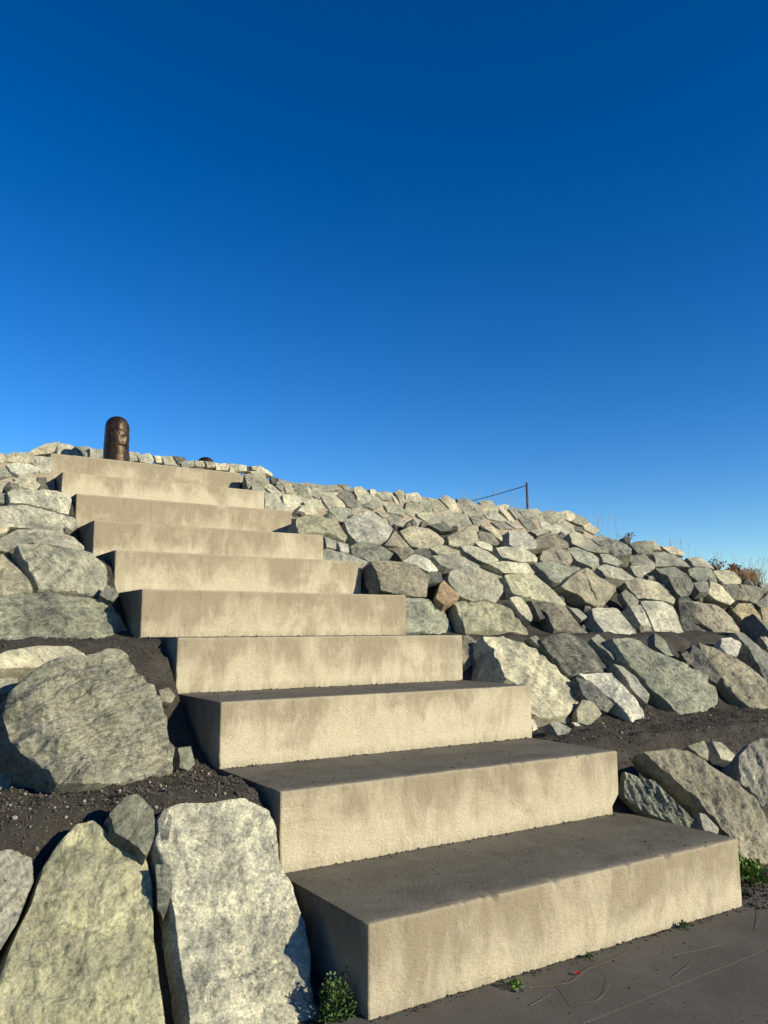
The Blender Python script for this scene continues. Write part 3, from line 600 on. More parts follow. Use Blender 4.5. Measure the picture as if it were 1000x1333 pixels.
 ('R', 'cream', 'l', 'huge cream-yellow boulder with a crack across it, right of the third step', [(633.0, 824.4), (666.0, 826.0), (694.0, 838.0), (720.0, 854.0), (748.0, 884.0), (758.4, 898.4), (754.4, 914.4), (740.0, 928.4), (716.0, 934.4), (696.0, 928.4), (670.0, 890.4), (658.0, 886.4), (648.0, 864.4), (641.6, 860.4), (642.6, 842.4)]),
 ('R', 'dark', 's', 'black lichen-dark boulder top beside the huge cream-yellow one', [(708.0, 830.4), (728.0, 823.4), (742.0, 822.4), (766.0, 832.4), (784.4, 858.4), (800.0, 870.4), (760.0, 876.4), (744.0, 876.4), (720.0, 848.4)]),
 ('R', 'white', 'p', 'long white slanting boulder reaching down to the soil ledge', [(757.0, 874.8), (780.0, 872.4), (800.0, 872.4), (816.0, 896.4), (836.0, 928.4), (838.4, 937.4), (824.0, 939.6), (800.0, 911.4), (780.0, 891.4)]),
 ('R', 'dark', 's', 'dark-coloured piece standing in for the shadow side of the long white slanting boulder', [(753.0, 881.0), (768.0, 886.0), (784.0, 898.0), (800.0, 915.0), (792.0, 924.4), (776.0, 918.0), (760.0, 902.0)]),  # shadow side of the white boulder, its shade given as dark colour
 ('R', 'green', 'n', 'small green-grey stone above the long white slanting boulder', [(771.6, 830.4), (780.0, 824.4), (794.0, 836.4), (802.4, 848.4), (800.0, 856.4), (784.0, 842.4)]),
 ('R', 'grey', 'n', 'small grey sliver on the shoulder of the huge cream-yellow boulder', [(690.0, 830.4), (698.0, 827.4), (718.4, 848.4), (706.0, 842.4)]),
 ('b', 'yellow', 'l', 'small pale-yellow stone lying on the soil below the huge cream-yellow boulder', [(752.0, 924.4), (760.0, 910.4), (772.0, 912.4), (783.4, 928.4), (768.0, 942.4), (754.0, 938.4)]),
 ('b', 'blue', 'n', "small dark blue-grey chip of stone nearest the huge cream-yellow boulder's foot", [(726.0, 928.4), (740.0, 930.4), (744.4, 936.4), (738.0, 942.4), (730.0, 938.4)]),
 ('b', 'blue', 'n', 'flat blue-grey stone fragment on the soil beside the third step', [(715.6, 942.4), (728.0, 939.4), (744.4, 948.4), (740.0, 954.4), (726.0, 956.4)]),
 ('b', 'white', 'p', 'tiny white flake on the soil below the pale-yellow stone', [(745.0, 940.4), (752.0, 941.0), (760.4, 946.4), (752.0, 946.8)]),
 ('b', 'white', 'p', 'tiny white stone touching the right end of the third step', [(692.4, 936.4), (696.0, 937.0), (700.4, 948.4), (694.0, 952.4)]),
 ('R', 'grey', 'n', 'narrow grey stone squeezed between the long white boulder and the big grey-green one', [(800.0, 864.4), (812.0, 866.4), (830.0, 884.4), (845.4, 902.4), (843.4, 914.4), (826.0, 898.4), (818.0, 888.4)]),
 ('R', 'green', 's', 'big slanting grey-green boulder in the middle of the right ledge row', [(803.0, 828.4), (830.0, 828.0), (854.0, 842.0), (874.0, 855.0), (890.0, 864.0), (912.0, 876.0), (930.0, 892.0), (937.4, 906.4), (937.4, 928.4), (900.0, 938.4), (888.0, 930.4), (870.0, 910.4), (854.0, 896.4), (834.0, 874.4), (818.0, 856.4)]),
 ('R', 'green', 'n', 'grey-green wedge on the upper edge of the big slanting grey-green boulder', [(852.4, 824.4), (866.0, 834.4), (877.0, 852.0), (869.0, 852.0), (855.0, 840.4)]),
 ('R', 'tan', 'l', 'large tan boulder with dark left side at the right of the ledge row', [(912.0, 834.4), (940.0, 844.4), (976.0, 864.4), (1000.0, 884.4), (1012.4, 910.4), (1012.4, 926.4), (992.0, 926.4), (960.0, 906.4), (938.0, 878.4), (920.0, 854.4)]),
 ('R', 'dark', 's', 'dark jagged piece standing in for the shaded left flank of the large tan ledge boulder', [(898.0, 860.0), (904.0, 838.0), (914.0, 846.0), (928.0, 866.0), (938.0, 880.0), (934.0, 888.0), (920.0, 880.0)]),  # added dark piece: shade on the ledge boulder's left flank, painted as colour
 ('R', 'white', 'n', 'small pale grey stone above the large tan ledge boulder', [(939.6, 830.4), (952.0, 829.0), (965.4, 838.4), (960.4, 852.4), (948.0, 848.4), (939.6, 840.4)]),
 ('R', 'blue', 'n', 'blue-grey slanting boulder with deep black shadow at the right end of the ledge row', [(960.0, 823.4), (970.0, 824.0), (992.0, 842.0), (1002.0, 850.4), (1012.4, 870.4), (998.4, 882.4), (980.0, 846.4)]),
 ('R', 'brown', 'n', 'small brown stone left of the dark jagged one', [(887.6, 850.4), (896.0, 847.0), (900.4, 860.4), (894.0, 864.4)]),
 ('R', 'pale', 'n', 'pale stone at the far right end of the upper soil ledge', [(991.0, 828.4), (1000.0, 829.0), (1008.4, 840.4), (1000.0, 842.4)]),
 ('a', 'yellow', 'p', 'small yellow triangular stone on the soil, left of its twin', [(897.6, 970.4), (918.0, 964.0), (923.4, 976.4), (922.4, 988.4), (912.0, 982.4)]),
 ('a', 'cream', 'p', 'small cream pointed stone on the soil, right of the yellow triangular one', [(928.6, 964.4), (940.0, 966.0), (957.4, 982.4), (952.0, 990.4), (940.0, 986.4)]),
 ('W', 'weathered', 's', 'huge weathered grey boulder with rugged face left of the third step', [(5.0, 932.0), (12.0, 905.0), (40.0, 880.0), (70.0, 862.0), (120.0, 850.0), (150.0, 843.0), (168.0, 853.0), (185.0, 880.0), (200.0, 905.0), (213.0, 940.0), (225.0, 975.0), (222.0, 1005.0), (190.0, 1015.0), (140.0, 1025.0), (100.0, 1032.0), (70.0, 1028.0), (45.0, 1000.0), (20.0, 975.0)]),
 ('B', 'cream', 'p', "pale elongated stone lying on top of the huge weathered grey boulder's left", [(-6.0, 853.0), (12.0, 844.4), (50.0, 838.0), (94.0, 839.0), (111.4, 848.4), (111.4, 857.4), (80.0, 858.4), (50.0, 865.4), (20.0, 866.4), (-6.0, 868.0)]),
 ('B', 'pale', 'n', 'small pale stone at the left edge under the pale elongated one', [(-8.0, 882.4), (22.0, 881.4), (24.4, 892.4), (12.0, 900.4), (-8.0, 899.4)]),
 ('B', 'grey', 'n', 'grey stone at the left edge on the soil ledge', [(-18.0, 983.5), (0.0, 988.6), (18.6, 991.6), (12.6, 1024.6), (-18.0, 1024.6)]),
 ('b', 'green', 'n', 'small upright green-grey stone in the shadow beside the third step', [(233.4, 973.6), (249.0, 971.5), (254.1, 993.1), (246.0, 1002.1), (234.9, 997.6)]),
 ('B', 'brown', 'n', 'small brown stone in the shadowed gap left of the fourth step', [(207.0, 898.0), (219.0, 895.0), (228.0, 905.5), (223.5, 913.0), (211.5, 911.5)]),
 ('a', 'tan', 'n', 'large slanting grey-tan boulder right of the lowest step', [(843.0, 978.4), (880.0, 974.0), (904.0, 980.0), (928.0, 996.0), (964.0, 1020.4), (984.0, 1036.4), (1000.0, 1060.4), (1020.0, 1092.4), (1016.0, 1120.4), (980.0, 1122.4), (968.0, 1116.4), (952.0, 1084.4), (936.0, 1068.4), (912.0, 1040.4), (884.0, 1016.4), (860.0, 994.4)]),
 ('h', 'green', 's', 'dark green-grey slanting stone in shadow beside the second step', [(813.6, 1004.4), (830.0, 1010.4), (852.0, 1016.4), (884.0, 1048.4), (916.4, 1080.0), (880.0, 1072.4), (836.0, 1055.4), (814.4, 1036.4)]),
 ('a', 'grey', 's', 'rugged grey boulder at the right edge beside the slanting grey-tan one', [(967.6, 980.4), (980.0, 966.4), (996.0, 958.4), (1016.0, 960.4), (1020.0, 1020.4), (1000.0, 1048.4), (980.0, 1024.4), (967.6, 1014.4)]),
 ('a', 'grey', 'n', 'small grey stone under the left foot of the slanting grey-tan boulder', [(912.0, 1058.4), (920.0, 1060.4), (936.4, 1078.4), (934.4, 1085.0), (918.0, 1081.0)]),
 ('A', 'lemon', 'l', 'large lichen-mottled yellow-green slab at the bottom left', [(125.0, 1060.0), (140.0, 1075.0), (165.0, 1090.0), (195.0, 1115.0), (201.0, 1140.0), (203.0, 1200.0), (210.0, 1260.0), (222.0, 1345.0), (190.0, 1400.0), (-20.0, 1400.0), (-5.0, 1290.0), (20.0, 1220.0), (45.0, 1170.0), (60.0, 1125.0), (85.0, 1085.0), (105.0, 1065.0)]),
 ('A', 'white', 'g', 'tall speckled white-grey slab leaning beside the lowest step', [(225.0, 1045.0), (250.0, 1037.0), (285.0, 1040.0), (320.0, 1038.0), (352.0, 1055.0), (362.0, 1075.0), (367.0, 1115.0), (385.0, 1150.0), (400.0, 1200.0), (408.0, 1240.0), (410.0, 1275.0), (420.0, 1300.0), (440.0, 1328.0), (462.0, 1375.0), (290.0, 1400.0), (260.0, 1330.0), (245.0, 1250.0), (235.0, 1180.0), (222.0, 1130.0), (210.0, 1090.0)]),
 ('A', 'green', 'n', 'small rounded green-grey stone perched between the two large slabs at the bottom left', [(143.0, 1060.0), (160.0, 1042.0), (178.0, 1036.0), (200.0, 1055.0), (205.0, 1080.0), (192.0, 1110.0), (175.0, 1095.0), (150.0, 1080.0)]),
 ('A', 'grey', 'n', 'smooth grey stone cut off by the left edge at the bottom left', [(-40.0, 1110.0), (15.0, 1105.0), (42.0, 1115.0), (45.0, 1145.0), (22.0, 1200.0), (0.0, 1235.0), (-40.0, 1240.0)]),
 ('A', 'green', 'n', 'thin green-grey sliver in the gap between the two large slabs', [(203.0, 1125.0), (222.0, 1125.0), (225.0, 1160.0), (212.0, 1192.0), (205.0, 1182.0)]),
 ('A', 'blue', 'n', 'dark stone behind the gap between the two large bottom-left slabs', [(206.0, 1068.0), (216.0, 1050.0), (224.0, 1066.0), (218.0, 1100.0), (208.0, 1098.0)]),
 ('F', 'cream', 'n', '', [(41.0, 587.0), (60.0, 578.4), (76.0, 575.0), (78.4, 584.0), (66.0, 588.4), (46.0, 590.4)]),
 ('F', 'pale', 'n', '', [(77.0, 577.6), (98.0, 581.0), (99.4, 591.4), (77.6, 590.4)]),
 ('E', 'cream', 'n', '', [(6.0, 594.4), (16.0, 589.0), (41.0, 588.0), (45.4, 601.4), (26.0, 601.4), (8.0, 599.4)]),
 ('E', 'pale', 'n', '', [(44.0, 593.4), (66.0, 596.4), (68.4, 612.4), (58.0, 617.4), (46.0, 602.4)]),
 ('E', 'white', 'g', '', [(12.0, 603.4), (30.0, 601.4), (50.4, 609.4), (46.0, 614.4), (26.0, 616.4), (16.0, 611.4)]),
 ('E', 'grey', 'n', '', [(-8.0, 606.0), (0.0, 605.6), (10.0, 611.0), (16.4, 618.4), (-8.0, 621.4)]),
 ('E', 'cream', 'p', '', [(20.0, 622.4), (38.0, 619.0), (50.4, 630.4), (42.0, 636.4), (26.0, 630.4)]),
 ('E', 'cream', 'l', '', [(-8.0, 627.4), (22.0, 627.4), (26.4, 632.4), (16.0, 638.4), (-8.0, 640.4)]),
 ('E', 'grey', 'n', '', [(49.6, 620.4), (60.0, 622.4), (63.0, 637.0), (52.0, 635.6)]),
 ('E', 'tan', 'n', '', [(-6.0, 590.0), (3.0, 590.0), (6.0, 595.0), (6.0, 600.0), (-6.0, 603.0)]),
 ('D', 'weathered', 's', 'upper of two stacked grey slabs left of the third step from the top', [(13.0, 638.4), (22.0, 634.0), (60.0, 637.0), (86.0, 642.0), (93.4, 648.4), (90.4, 666.4), (70.0, 662.4), (40.0, 653.4), (16.0, 651.4)]),
 ('D', 'weathered', 's', 'lower of two stacked grey slabs left of the third step from the top', [(-12.0, 656.4), (40.0, 655.0), (70.0, 664.0), (98.0, 672.0), (103.4, 680.4), (88.0, 692.4), (56.0, 686.4), (20.0, 682.4), (-12.0, 680.4)]),
 ('D', 'grey', 'n', 'small grey stone at the left end of the upper stacked slab', [(-8.0, 642.4), (8.0, 642.0), (12.0, 648.0), (4.0, 654.0), (-8.0, 654.0)]),
 ('D', 'tan', 'n', 'small tan stone under the left end of the lower stacked slab', [(-8.0, 684.4), (12.0, 685.6), (8.0, 692.0), (-8.0, 698.0)]),
 ('F', 'pale', 'n', '', [(169.2, 587.9), (180.0, 589.1), (182.9, 598.5), (170.4, 599.7)]),
 ('F', 'pale', 'n', '', [(180.7, 592.0), (194.4, 590.3), (202.1, 597.3), (196.8, 602.1), (184.8, 599.7)]),
 ('F', 'cream', 'p', '', [(201.6, 593.2), (211.7, 593.9), (210.5, 602.1), (204.0, 600.9)]),
 ('F', 'pale', 'n', '', [(211.2, 593.9), (225.6, 593.9), (233.3, 604.5), (216.0, 604.5)]),
 ('F', 'dark', 'n', '', [(227.5, 593.9), (240.0, 595.1), (242.9, 600.9), (232.8, 603.3)]),
 ('F', 'grey', 'n', '', [(236.4, 601.6), (252.0, 599.2), (254.9, 606.9), (238.8, 608.1)]),
 ('F', 'cream', 'n', '', [(254.9, 599.7), (267.6, 600.4), (269.3, 606.9), (256.8, 605.7)]),
 ('F', 'pale', 'n', '', [(268.3, 600.4), (280.8, 601.6), (282.5, 608.1), (271.2, 607.4)]),
 ('F', 'cream', 'p', '', [(281.5, 602.8), (295.2, 604.0), (296.9, 611.7), (283.2, 610.5)]),
 ('F', 'green', 'n', '', [(99.1, 581.7), (110.4, 580.0), (118.1, 581.4), (120.0, 594.9), (99.1, 592.0)]),
 ('F', 'grey', 'n', '', [(118.3, 583.6), (134.4, 584.8), (136.8, 598.0), (119.5, 595.4)]),
 ('F', 'pale', 'n', '', [(296.4, 604.0), (309.6, 604.5), (312.0, 612.4), (297.6, 611.7)]),
]
GRP = 'boulders and stones of the terraced bank'
wall = empty('stone_wall', (4, 6.4, 2.9)); tag(wall, 'mortared wall of small pale stones along the crest of the bank', 'wall')
bpy.context.view_layer.update()
def build_stones():
    for i, (tier, col, mat, label, pts) in enumerate(STONES):
        if tier in 'EF':
            o = build_stone(i, tier, pts, col, mat, 'stone', None, thick=1.25)
            mw = o.matrix_world.copy(); o.parent = wall; o.matrix_parent_inverse = Matrix.Translation((-4, -6.4, -2.9)); o.matrix_world = mw
            continue
        size = max(p[0] for p in pts)-min(p[0] for p in pts)
        big = size > 42
        key = ' '.join(label.split()[:3]); tl = TILT.get(key)
        o = build_stone(i, tier, pts, col, mat, 'boulder' if big else 'stone', None, tilt=tl, thick=.8 if tier == 'b' else THICK.get(key, 1.0), flat=(1.0 if mat == 's' else 2.2) if size > 120 else 1.4)
        tag(o, label, 'boulder' if big else 'stone', GRP)
TILT = {'large lichen-mottled yellow-green':(0,4), 'tall speckled white-grey':(2,10), 'huge weathered grey':(4,10), 'huge cream-yellow boulder':(0,8), 'long flat green-grey':(6,9), 'large cracked grey':(6,14), 'upper of two':(8,18), 'lower of two':(8,16), 'dark green-grey slanting':(0,-42), 'large slanting grey-tan':(0,-8)}
THICK = {'huge weathered grey':1.7, 'large slanting grey-tan':.6, 'small grey stone':.8, 'small upright tan-grey':.8}
build_stones()
def build_mortar():
    t_ = math.tan(rad(TIER['E'][2]))
    def strip(x0, x1, y0, z0, ztop, t_, n, back):
        V = []; rows = 9
        xs = np.linspace(x0, x1, n)
        for j in range(rows+2):
            for x in xs:
                zt = ztop(x); z = z0+(zt-z0)*min(1, j/rows)
                y = y0+(z-z0)/t_+.022*max(0, x-5.5)**2
                if j > rows: y += back; z -= .04
                p = Vector((x, y, z)); w = .03*noise.noise(p*5)+.015*noise.noise(p*14)
                V.append((x, y+.045-w, z+w*.4))
        F_ = [(j*n+i, j*n+i+1, (j+1)*n+i+1, (j+1)*n+i) for j in range(rows+1) for i in range(n-1)]
        o = mesh_obj('mortar', V, F_, MORTAR, None, smooth=True); o.parent = wall; o.matrix_parent_inverse = Matrix.Translation((-4, -6.4, -2.9))
    strip(2.46, 9.3, 6.45-.25/t_, 2.67, lambda x: min(3.56, 3.52-.03*max(0, x-4)-.32*max(0, x-8)), t_, 120, 1.0)
    strip(-2.2, -.03, 6.45-.3/t_, 2.6, lambda x: 3.50, t_, 40, 1.0)
    strip(-1.2, 4.2, 8.15, 3.3, lambda x: 3.74-.035*max(0, x-2.4)+.14*max(0, 1-abs(x-2.9)/.75), math.tan(rad(66)), 70, .6)
build_mortar()
# small chinking rubble, gravel on the ledges, grit on the treads
def blob(V, Fc, p, s, R, n=None):
    base = len(V); ph = R.uniform(0, 6.28); a, b, c = (s*R.uniform(.6, 1.2) for _ in range(3)); q = Matrix.Rotation(ph, 3, 'Z') @ Matrix.Rotation(R.uniform(-.6, .6), 3, 'X')
    for v, f in [(ICO_V, ICO_F)]:
        for x in v:
            y = q @ Vector((x[0]*a, x[1]*b, x[2]*c))*(1+R.uniform(-.22, .22)); V.append((p[0]+y[0], p[1]+y[1], p[2]+y[2]))
        for x in f: Fc.append(tuple(base+i for i in x))
g_ = (1+5**.5)/2
ICO_V = [Vector(v).normalized() for v in [(-1,g_,0),(1,g_,0),(-1,-g_,0),(1,-g_,0),(0,-1,g_),(0,1,g_),(0,-1,-g_),(0,1,-g_),(g_,0,-1),(g_,0,1),(-g_,0,-1),(-g_,0,1)]]
ICO_F = [(0,11,5),(0,5,1),(0,1,7),(0,7,10),(0,10,11),(1,5,9),(5,11,4),(11,10,2),(10,7,6),(7,1,8),(3,9,4),(3,4,2),(3,2,6),(3,6,8),(3,8,9),(4,9,5),(2,4,11),(6,2,10),(8,6,7),(9,8,1)]
def rubble():
    R = random.Random(11); V = []; Fc = []
    for tier in 'CD':
        y0, z0, ang = TIER[tier]; t_ = math.tan(rad(ang))
        x_end = {'C':11, 'D':9}[tier]
        for _ in range({'C':170, 'D':200}[tier]):
            x = R.uniform(-2.4, x_end)
            if -.12 < x < 2.55: continue
            h = R.uniform(-.05, .72); s = R.uniform(.04, .10)
            blob(V, Fc, (x, y0+h/t_+.20+s*.5+.022*max(0, x-5.5)**2, z0+h), s, R)
    protos = [o for o in bpy.data.objects if o.get('category') in ('boulder', 'stone') and 150 < len(o.data.vertices) < 2600]
    protos = sorted(protos, key=lambda o: o.name)[::3]
    for side in (-1, 1):                                  # the bank goes on beyond the frame
        for tier in ('ABCDE' if side < 0 else 'aRCD'):
            if tier == 'E' and side > 0: continue
            y0, z0, ang = TIER[tier]; el = rad(ang); t_ = math.tan(el)
            x = {'A':-1.6, 'B':-1.5, 'C':-1.6, 'D':-1.45, 'E':-1.35}[tier] if side < 0 else {'a':4.25, 'R':6.7, 'C':10.4, 'D':10.8}[tier]
            for _ in range(9):
                h0 = 0.0
                w = R.uniform(.38, .62); x += side*w*.55
                while h0 < .62:
                    s = R.uniform(.30, .5); P = R.choice(protos); vs = [v.co for v in P.data.vertices]; rad_ = max(math.hypot(v.x, v.y) for v in vs)
                    k = s*.62/rad_; c = Vector((x+R.uniform(-.06, .06), y0+(h0+s*.35)/t_, min(z0+h0+s*.35, cap_z(x)+.15)))
                    rot = Matrix.Rotation(R.uniform(-.25, .25), 3, 'Z') @ Matrix.Rotation(el+R.uniform(-.15, .15), 3, 'X') @ Matrix.Rotation(R.uniform(0, 6.28), 3, 'Z')
                    base = len(V); V += [tuple(c+rot @ (v*k)) for v in vs]; Fc += [tuple(base+q for q in p.vertices) for p in P.data.polygons]
                    h0 += s*.72
                x += side*w*.45
    o = mesh_obj('rubble', V, Fc, ROCK['n'], sharp=25); o.color = (.24, .235, .21, 1)
    tag(o, 'small broken stones wedged in the gaps of the bank', 'rubble', kind='stuff')
rubble()
PEB = simple('pebble', (.066,.057,.046), .95, .6, 60)
GRIT = simple('grit', (.05,.042,.034), .95, .5, 30)
def gravel():
    R = random.Random(5); V = []; Fc = []
    for (x0, x1, y0, y1, n) in ((-1.6, -.03, .6, 1.75, 9000), (2.45, 5.6, .75, 2.1, 11000), (-.7, -.03, 1.7, 2.6, 1500), (-1.4, -.03, 2.5, 3.3, 900), (2.45, 6, 2.5, 3.3, 600), (2.42, 3.6, .02, .5, 900), (-.5, 0, .1, .5, 200)):
        for _ in range(n):
            x = R.uniform(x0, x1); y = R.uniform(y0, y1); s = .002+.007*R.random()**4
            blob(V, Fc, (x, y, ground_z(x, y)+s*.3), s, R)
    V2 = []; F2 = []
    for (x0, x1, y0, y1, n) in ((-1.6, -.03, .6, 1.75, 420), (2.45, 5.6, .75, 2.1, 260), (2.42, 3.6, .02, .5, 60)):
        for _ in range(n):
            x = R.uniform(x0, x1); y = R.uniform(y0, y1); s = .003+.009*R.random()**4; blob(V2, F2, (x, y, ground_z(x, y)+s*.4), s, R)
    o = mesh_obj('pale_gravel', V2, F2, simple('pale_pebble', (.22,.205,.17), .9, .5, 40)); tag(o, 'pale flecks of broken stone among the dark soil', 'gravel', kind='stuff')
    o = mesh_obj('gravel', V, Fc, PEB); tag(o, 'loose dark gravel and bark crumbs on the soil ledges', 'gravel', kind='stuff')
    V = []; Fc = []
    for i, (x0, x1, y0, z1) in enumerate(STEP[:5]):
        for _ in range(170 if i < 3 else 60):        # along the foot of the next riser
            x = R.uniform(x0+.02, x1-.02); d = .004+.05*R.random()**3; s = .002+.005*R.random()**2
            blob(V, Fc, (x, STEP[i+1][2]-d, z1+s*.4), s, R)
        for _ in range(110 if i < 3 else 30):
            x = R.uniform(x0+.02, x1-.02); y = R.uniform(y0+.04, y0+RUN-.02); s = .0018+.004*R.random()**3
            blob(V, Fc, (x, y, z1+s*.4), s, R)
    for _ in range(420):
        x = R.uniform(0, 2.5); d = .004+.05*R.random()**2.5; s = .002+.005*R.random()**2
        blob(V, Fc, (x, STEP[0][2]-d, s*.4), s, R)
    for _ in range(500):
        x = R.uniform(-.2, 4.2); y = R.uniform(-1.2, .15); s = .0015+.004*R.random()**3
        if y > -.01 and x < 2.45: continue
        blob(V, Fc, (x, y, s*.4), s, R)
    for _ in range(800):
        x = R.uniform(2.43, 3.5); y = R.uniform(-.12, .2); s = .003+.008*R.random()**2
        blob(V, Fc, (x, y+.1*(x-2.4), s*.4), s, R)
    o = mesh_obj('grit', V, Fc, GRIT); tag(o, 'dark grit and crumbs of soil scattered on treads and pavement', 'grit', kind='stuff')
gravel()

# ------------------------------------------------------------ bronze posts
def bronze_material():
    k = NT('dark_bronze'); tc = k.n('ShaderNodeTexCoord'); v = tc.outputs['Object']
    f = k.noise(v, 14, 7, .65, .4); f2 = k.noise(v, 45, 6, .7)
    c = k.mix(k.rng(f, .35, .65), (.026,.018,.014), (.080,.052,.036)); c = k.mix(k.math('MULTIPLY', k.rng(f2, .55, .7), .6), c, (.03,.022,.018))
    k.b.inputs['Metallic'].default_value = .7
    return k.done(c, k.rng(f, .3, .7, .33, .52), k.bump(f2, .5, .004, k.bump(f, .6, .012)))
BRONZE = bronze_material()
def bronze_post():
    t = empty('bronze_post', (0, 0, 0)); Rr, H = .155, .66; nu, nv = 96, 110; V = []
    for j in range(nv):
        h = j/(nv-1); 
        zz = H*min(1, h*1.0); s = h*H
        dome = H-.17
        if s < dome: r = Rr*(.985+.035*math.sin(s/dome*math.pi)); z = s
        else:
            th = (s-dome)/(H-dome)*math.pi/2; r = Rr*.985*math.cos(th)**.78; z = dome+.17*math.sin(th)
        for i in range(nu):
            a = 2*math.pi*i/nu; p = Vector((math.cos(a)*2.2, math.sin(a)*2.2, z*14))
            w = 0
            for zc in (.245, .30, .445): w -= .004*math.exp(-((z-zc-.006*math.sin(a*3))/.008)**2)
            if .25 < z < .44: w += .010*(abs(noise.noise(p*.9))**.5-.5)*min(1, (z-.25)*40, (.44-z)*40)
            if z < .24: w += .006*(abs(noise.noise(p*.7+Vector((9, 2, 1))))**.5-.4)
            if z > .45: w += .004*noise.noise(p*.6+Vector((3, 3, 3)))
            # carved oval on the side that faces the stairs
            da = ((a+math.pi/2-.25+math.pi) % (2*math.pi))-math.pi
            q = math.hypot(da*Rr/.055, (z-.345)/.07); w += .005*math.exp(-((q-1)/.3)**2)-.003*math.exp(-(q/.4)**2)
            w -= .003*math.cos(a*6)*(z > .46 and z < .56)
            V.append(((r+w*min(1, r/.08))*math.cos(a), (r+w*min(1, r/.08))*math.sin(a), z))
    Fc = [(j*nu+i, j*nu+(i+1) % nu, (j+1)*nu+(i+1) % nu, (j+1)*nu+i) for j in range(nv-1) for i in range(nu)]
    Fc.append(tuple((nv-1)*nu+i for i in range(nu)))
    mesh_obj('body', V, Fc, BRONZE, t, smooth=True)
    # collar ring at the foot
    V = []; n = 64; prof = [(.150, 0), (.168, 0), (.170, .012), (.166, .024), (.150, .026)]
    for r, z in prof:
        for i in range(n): a = 2*math.pi*i/n; V.append((r*math.cos(a), r*math.sin(a), z))
    Fc = [(j*n+i, j*n+(i+1) % n, (j+1)*n+(i+1) % n, (j+1)*n+i) for j in range(len(prof)-1) for i in range(n)]
    mesh_obj('base_ring', V, Fc, BRONZE, t, sharp=30)
    return t
b1 = bronze_post(); b1.location = (.862, 7.6, STEP[9][3]-.004); tag(b1, 'dark brown carved bronze post with domed top standing on the top step', 'post', 'carved bronze posts')
b2 = b1.copy(); COL.objects.link(b2)
for ch in list(b1.children): c = ch.copy(); COL.objects.link(c); c.parent = b2
q = at_y(268, 593, 10.2); b2.location = (q[0], q[1], q[2]-.69); b2['label'] = 'dark bronze dome just peeking over the crest stones behind the stairs'

# ------------------------------------------------------------ wire post
RUSTY = simple('rusty_steel', (.10,.045,.03), .8, .4, 30, .3, .4)
def tube(pts, r, n=8):
    V = []; Fc = []
    for i, p in enumerate(pts):
        p = Vector(p); d = (Vector(pts[min(i+1, len(pts)-1)])-Vector(pts[max(i-1, 0)])).normalized()
        a = d.cross(Vector((0, 0, 1))) if abs(d.z) < .95 else d.cross(Vector((1, 0, 0))); a.normalize(); b = d.cross(a)
        rr = r[i] if isinstance(r, (list, tuple)) else r
        for k in range(n): t = 2*math.pi*k/n; V.append(tuple(p+a*(rr*math.cos(t))+b*(rr*math.sin(t))))
    for i in range(len(pts)-1):
        for k in range(n): Fc.append((i*n+k, i*n+(k+1) % n, (i+1)*n+(k+1) % n, (i+1)*n+k))
    Fc.append(tuple(range(n))); Fc.append(tuple((len(pts)-1)*n+k for k in reversed(range(n))))
    return V, Fc
def wire_fence():
    pb = at_y(687, 664, 8.0); pt = at_y(685.5, 628, 8.0)
    t = empty('wire_post', (pb[0], 8.0, pb[2]-.35)); tag(t, 'thin rusty steel post with a cable on the crest of the bank', 'post')
    L = pt[2]-pb[2]+.35
    V = []; Fc = []                                   # angle-iron section
    w, th = .030, .008; sec = [(-w/2, -w/2), (w/2, -w/2), (w/2, -w/2+th), (-w/2+th, -w/2+th), (-w/2+th, w/2), (-w/2, w/2)]
    for z in (0, L*.5, L):
        for x, y in sec: V.append((x, y, z))
    for j in range(2):
        for i in range(6): Fc.append((j*6+i, j*6+(i+1) % 6, (j+1)*6+(i+1) % 6, (j+1)*6+i))
    Fc.append((12, 13, 14, 15, 16, 17)); mesh_obj('upright', V, Fc, RUSTY, t)
    V, Fc = tube([(-.03, 0, L-.06), (.03, 0, L-.06)], .010, 6); mesh_obj('bolt', V, Fc, RUSTY, t)
    A = Vector((-.015, 0, L-.06)); e = at_y(606, 654, 9.6); B = Vector(e)-Vector(t.location)
    pts = [A.lerp(B, s)-Vector((0, 0, .012*4*s*(1-s))) for s in [i/16 for i in range(17)]]
    V, Fc = tube(pts, .0075, 6); mesh_obj('cable', V, Fc, RUSTY, t)
    s = empty('wire_post', (e[0], 9.6, e[2]-.6)); tag(s, 'short far end stake holding the cable, hidden behind the crest', 'post')
    V, Fc = tube([(0, 0, 0), (0, 0, .62)], .015, 8); mesh_obj('upright', V, Fc, RUSTY, s)
wire_fence()

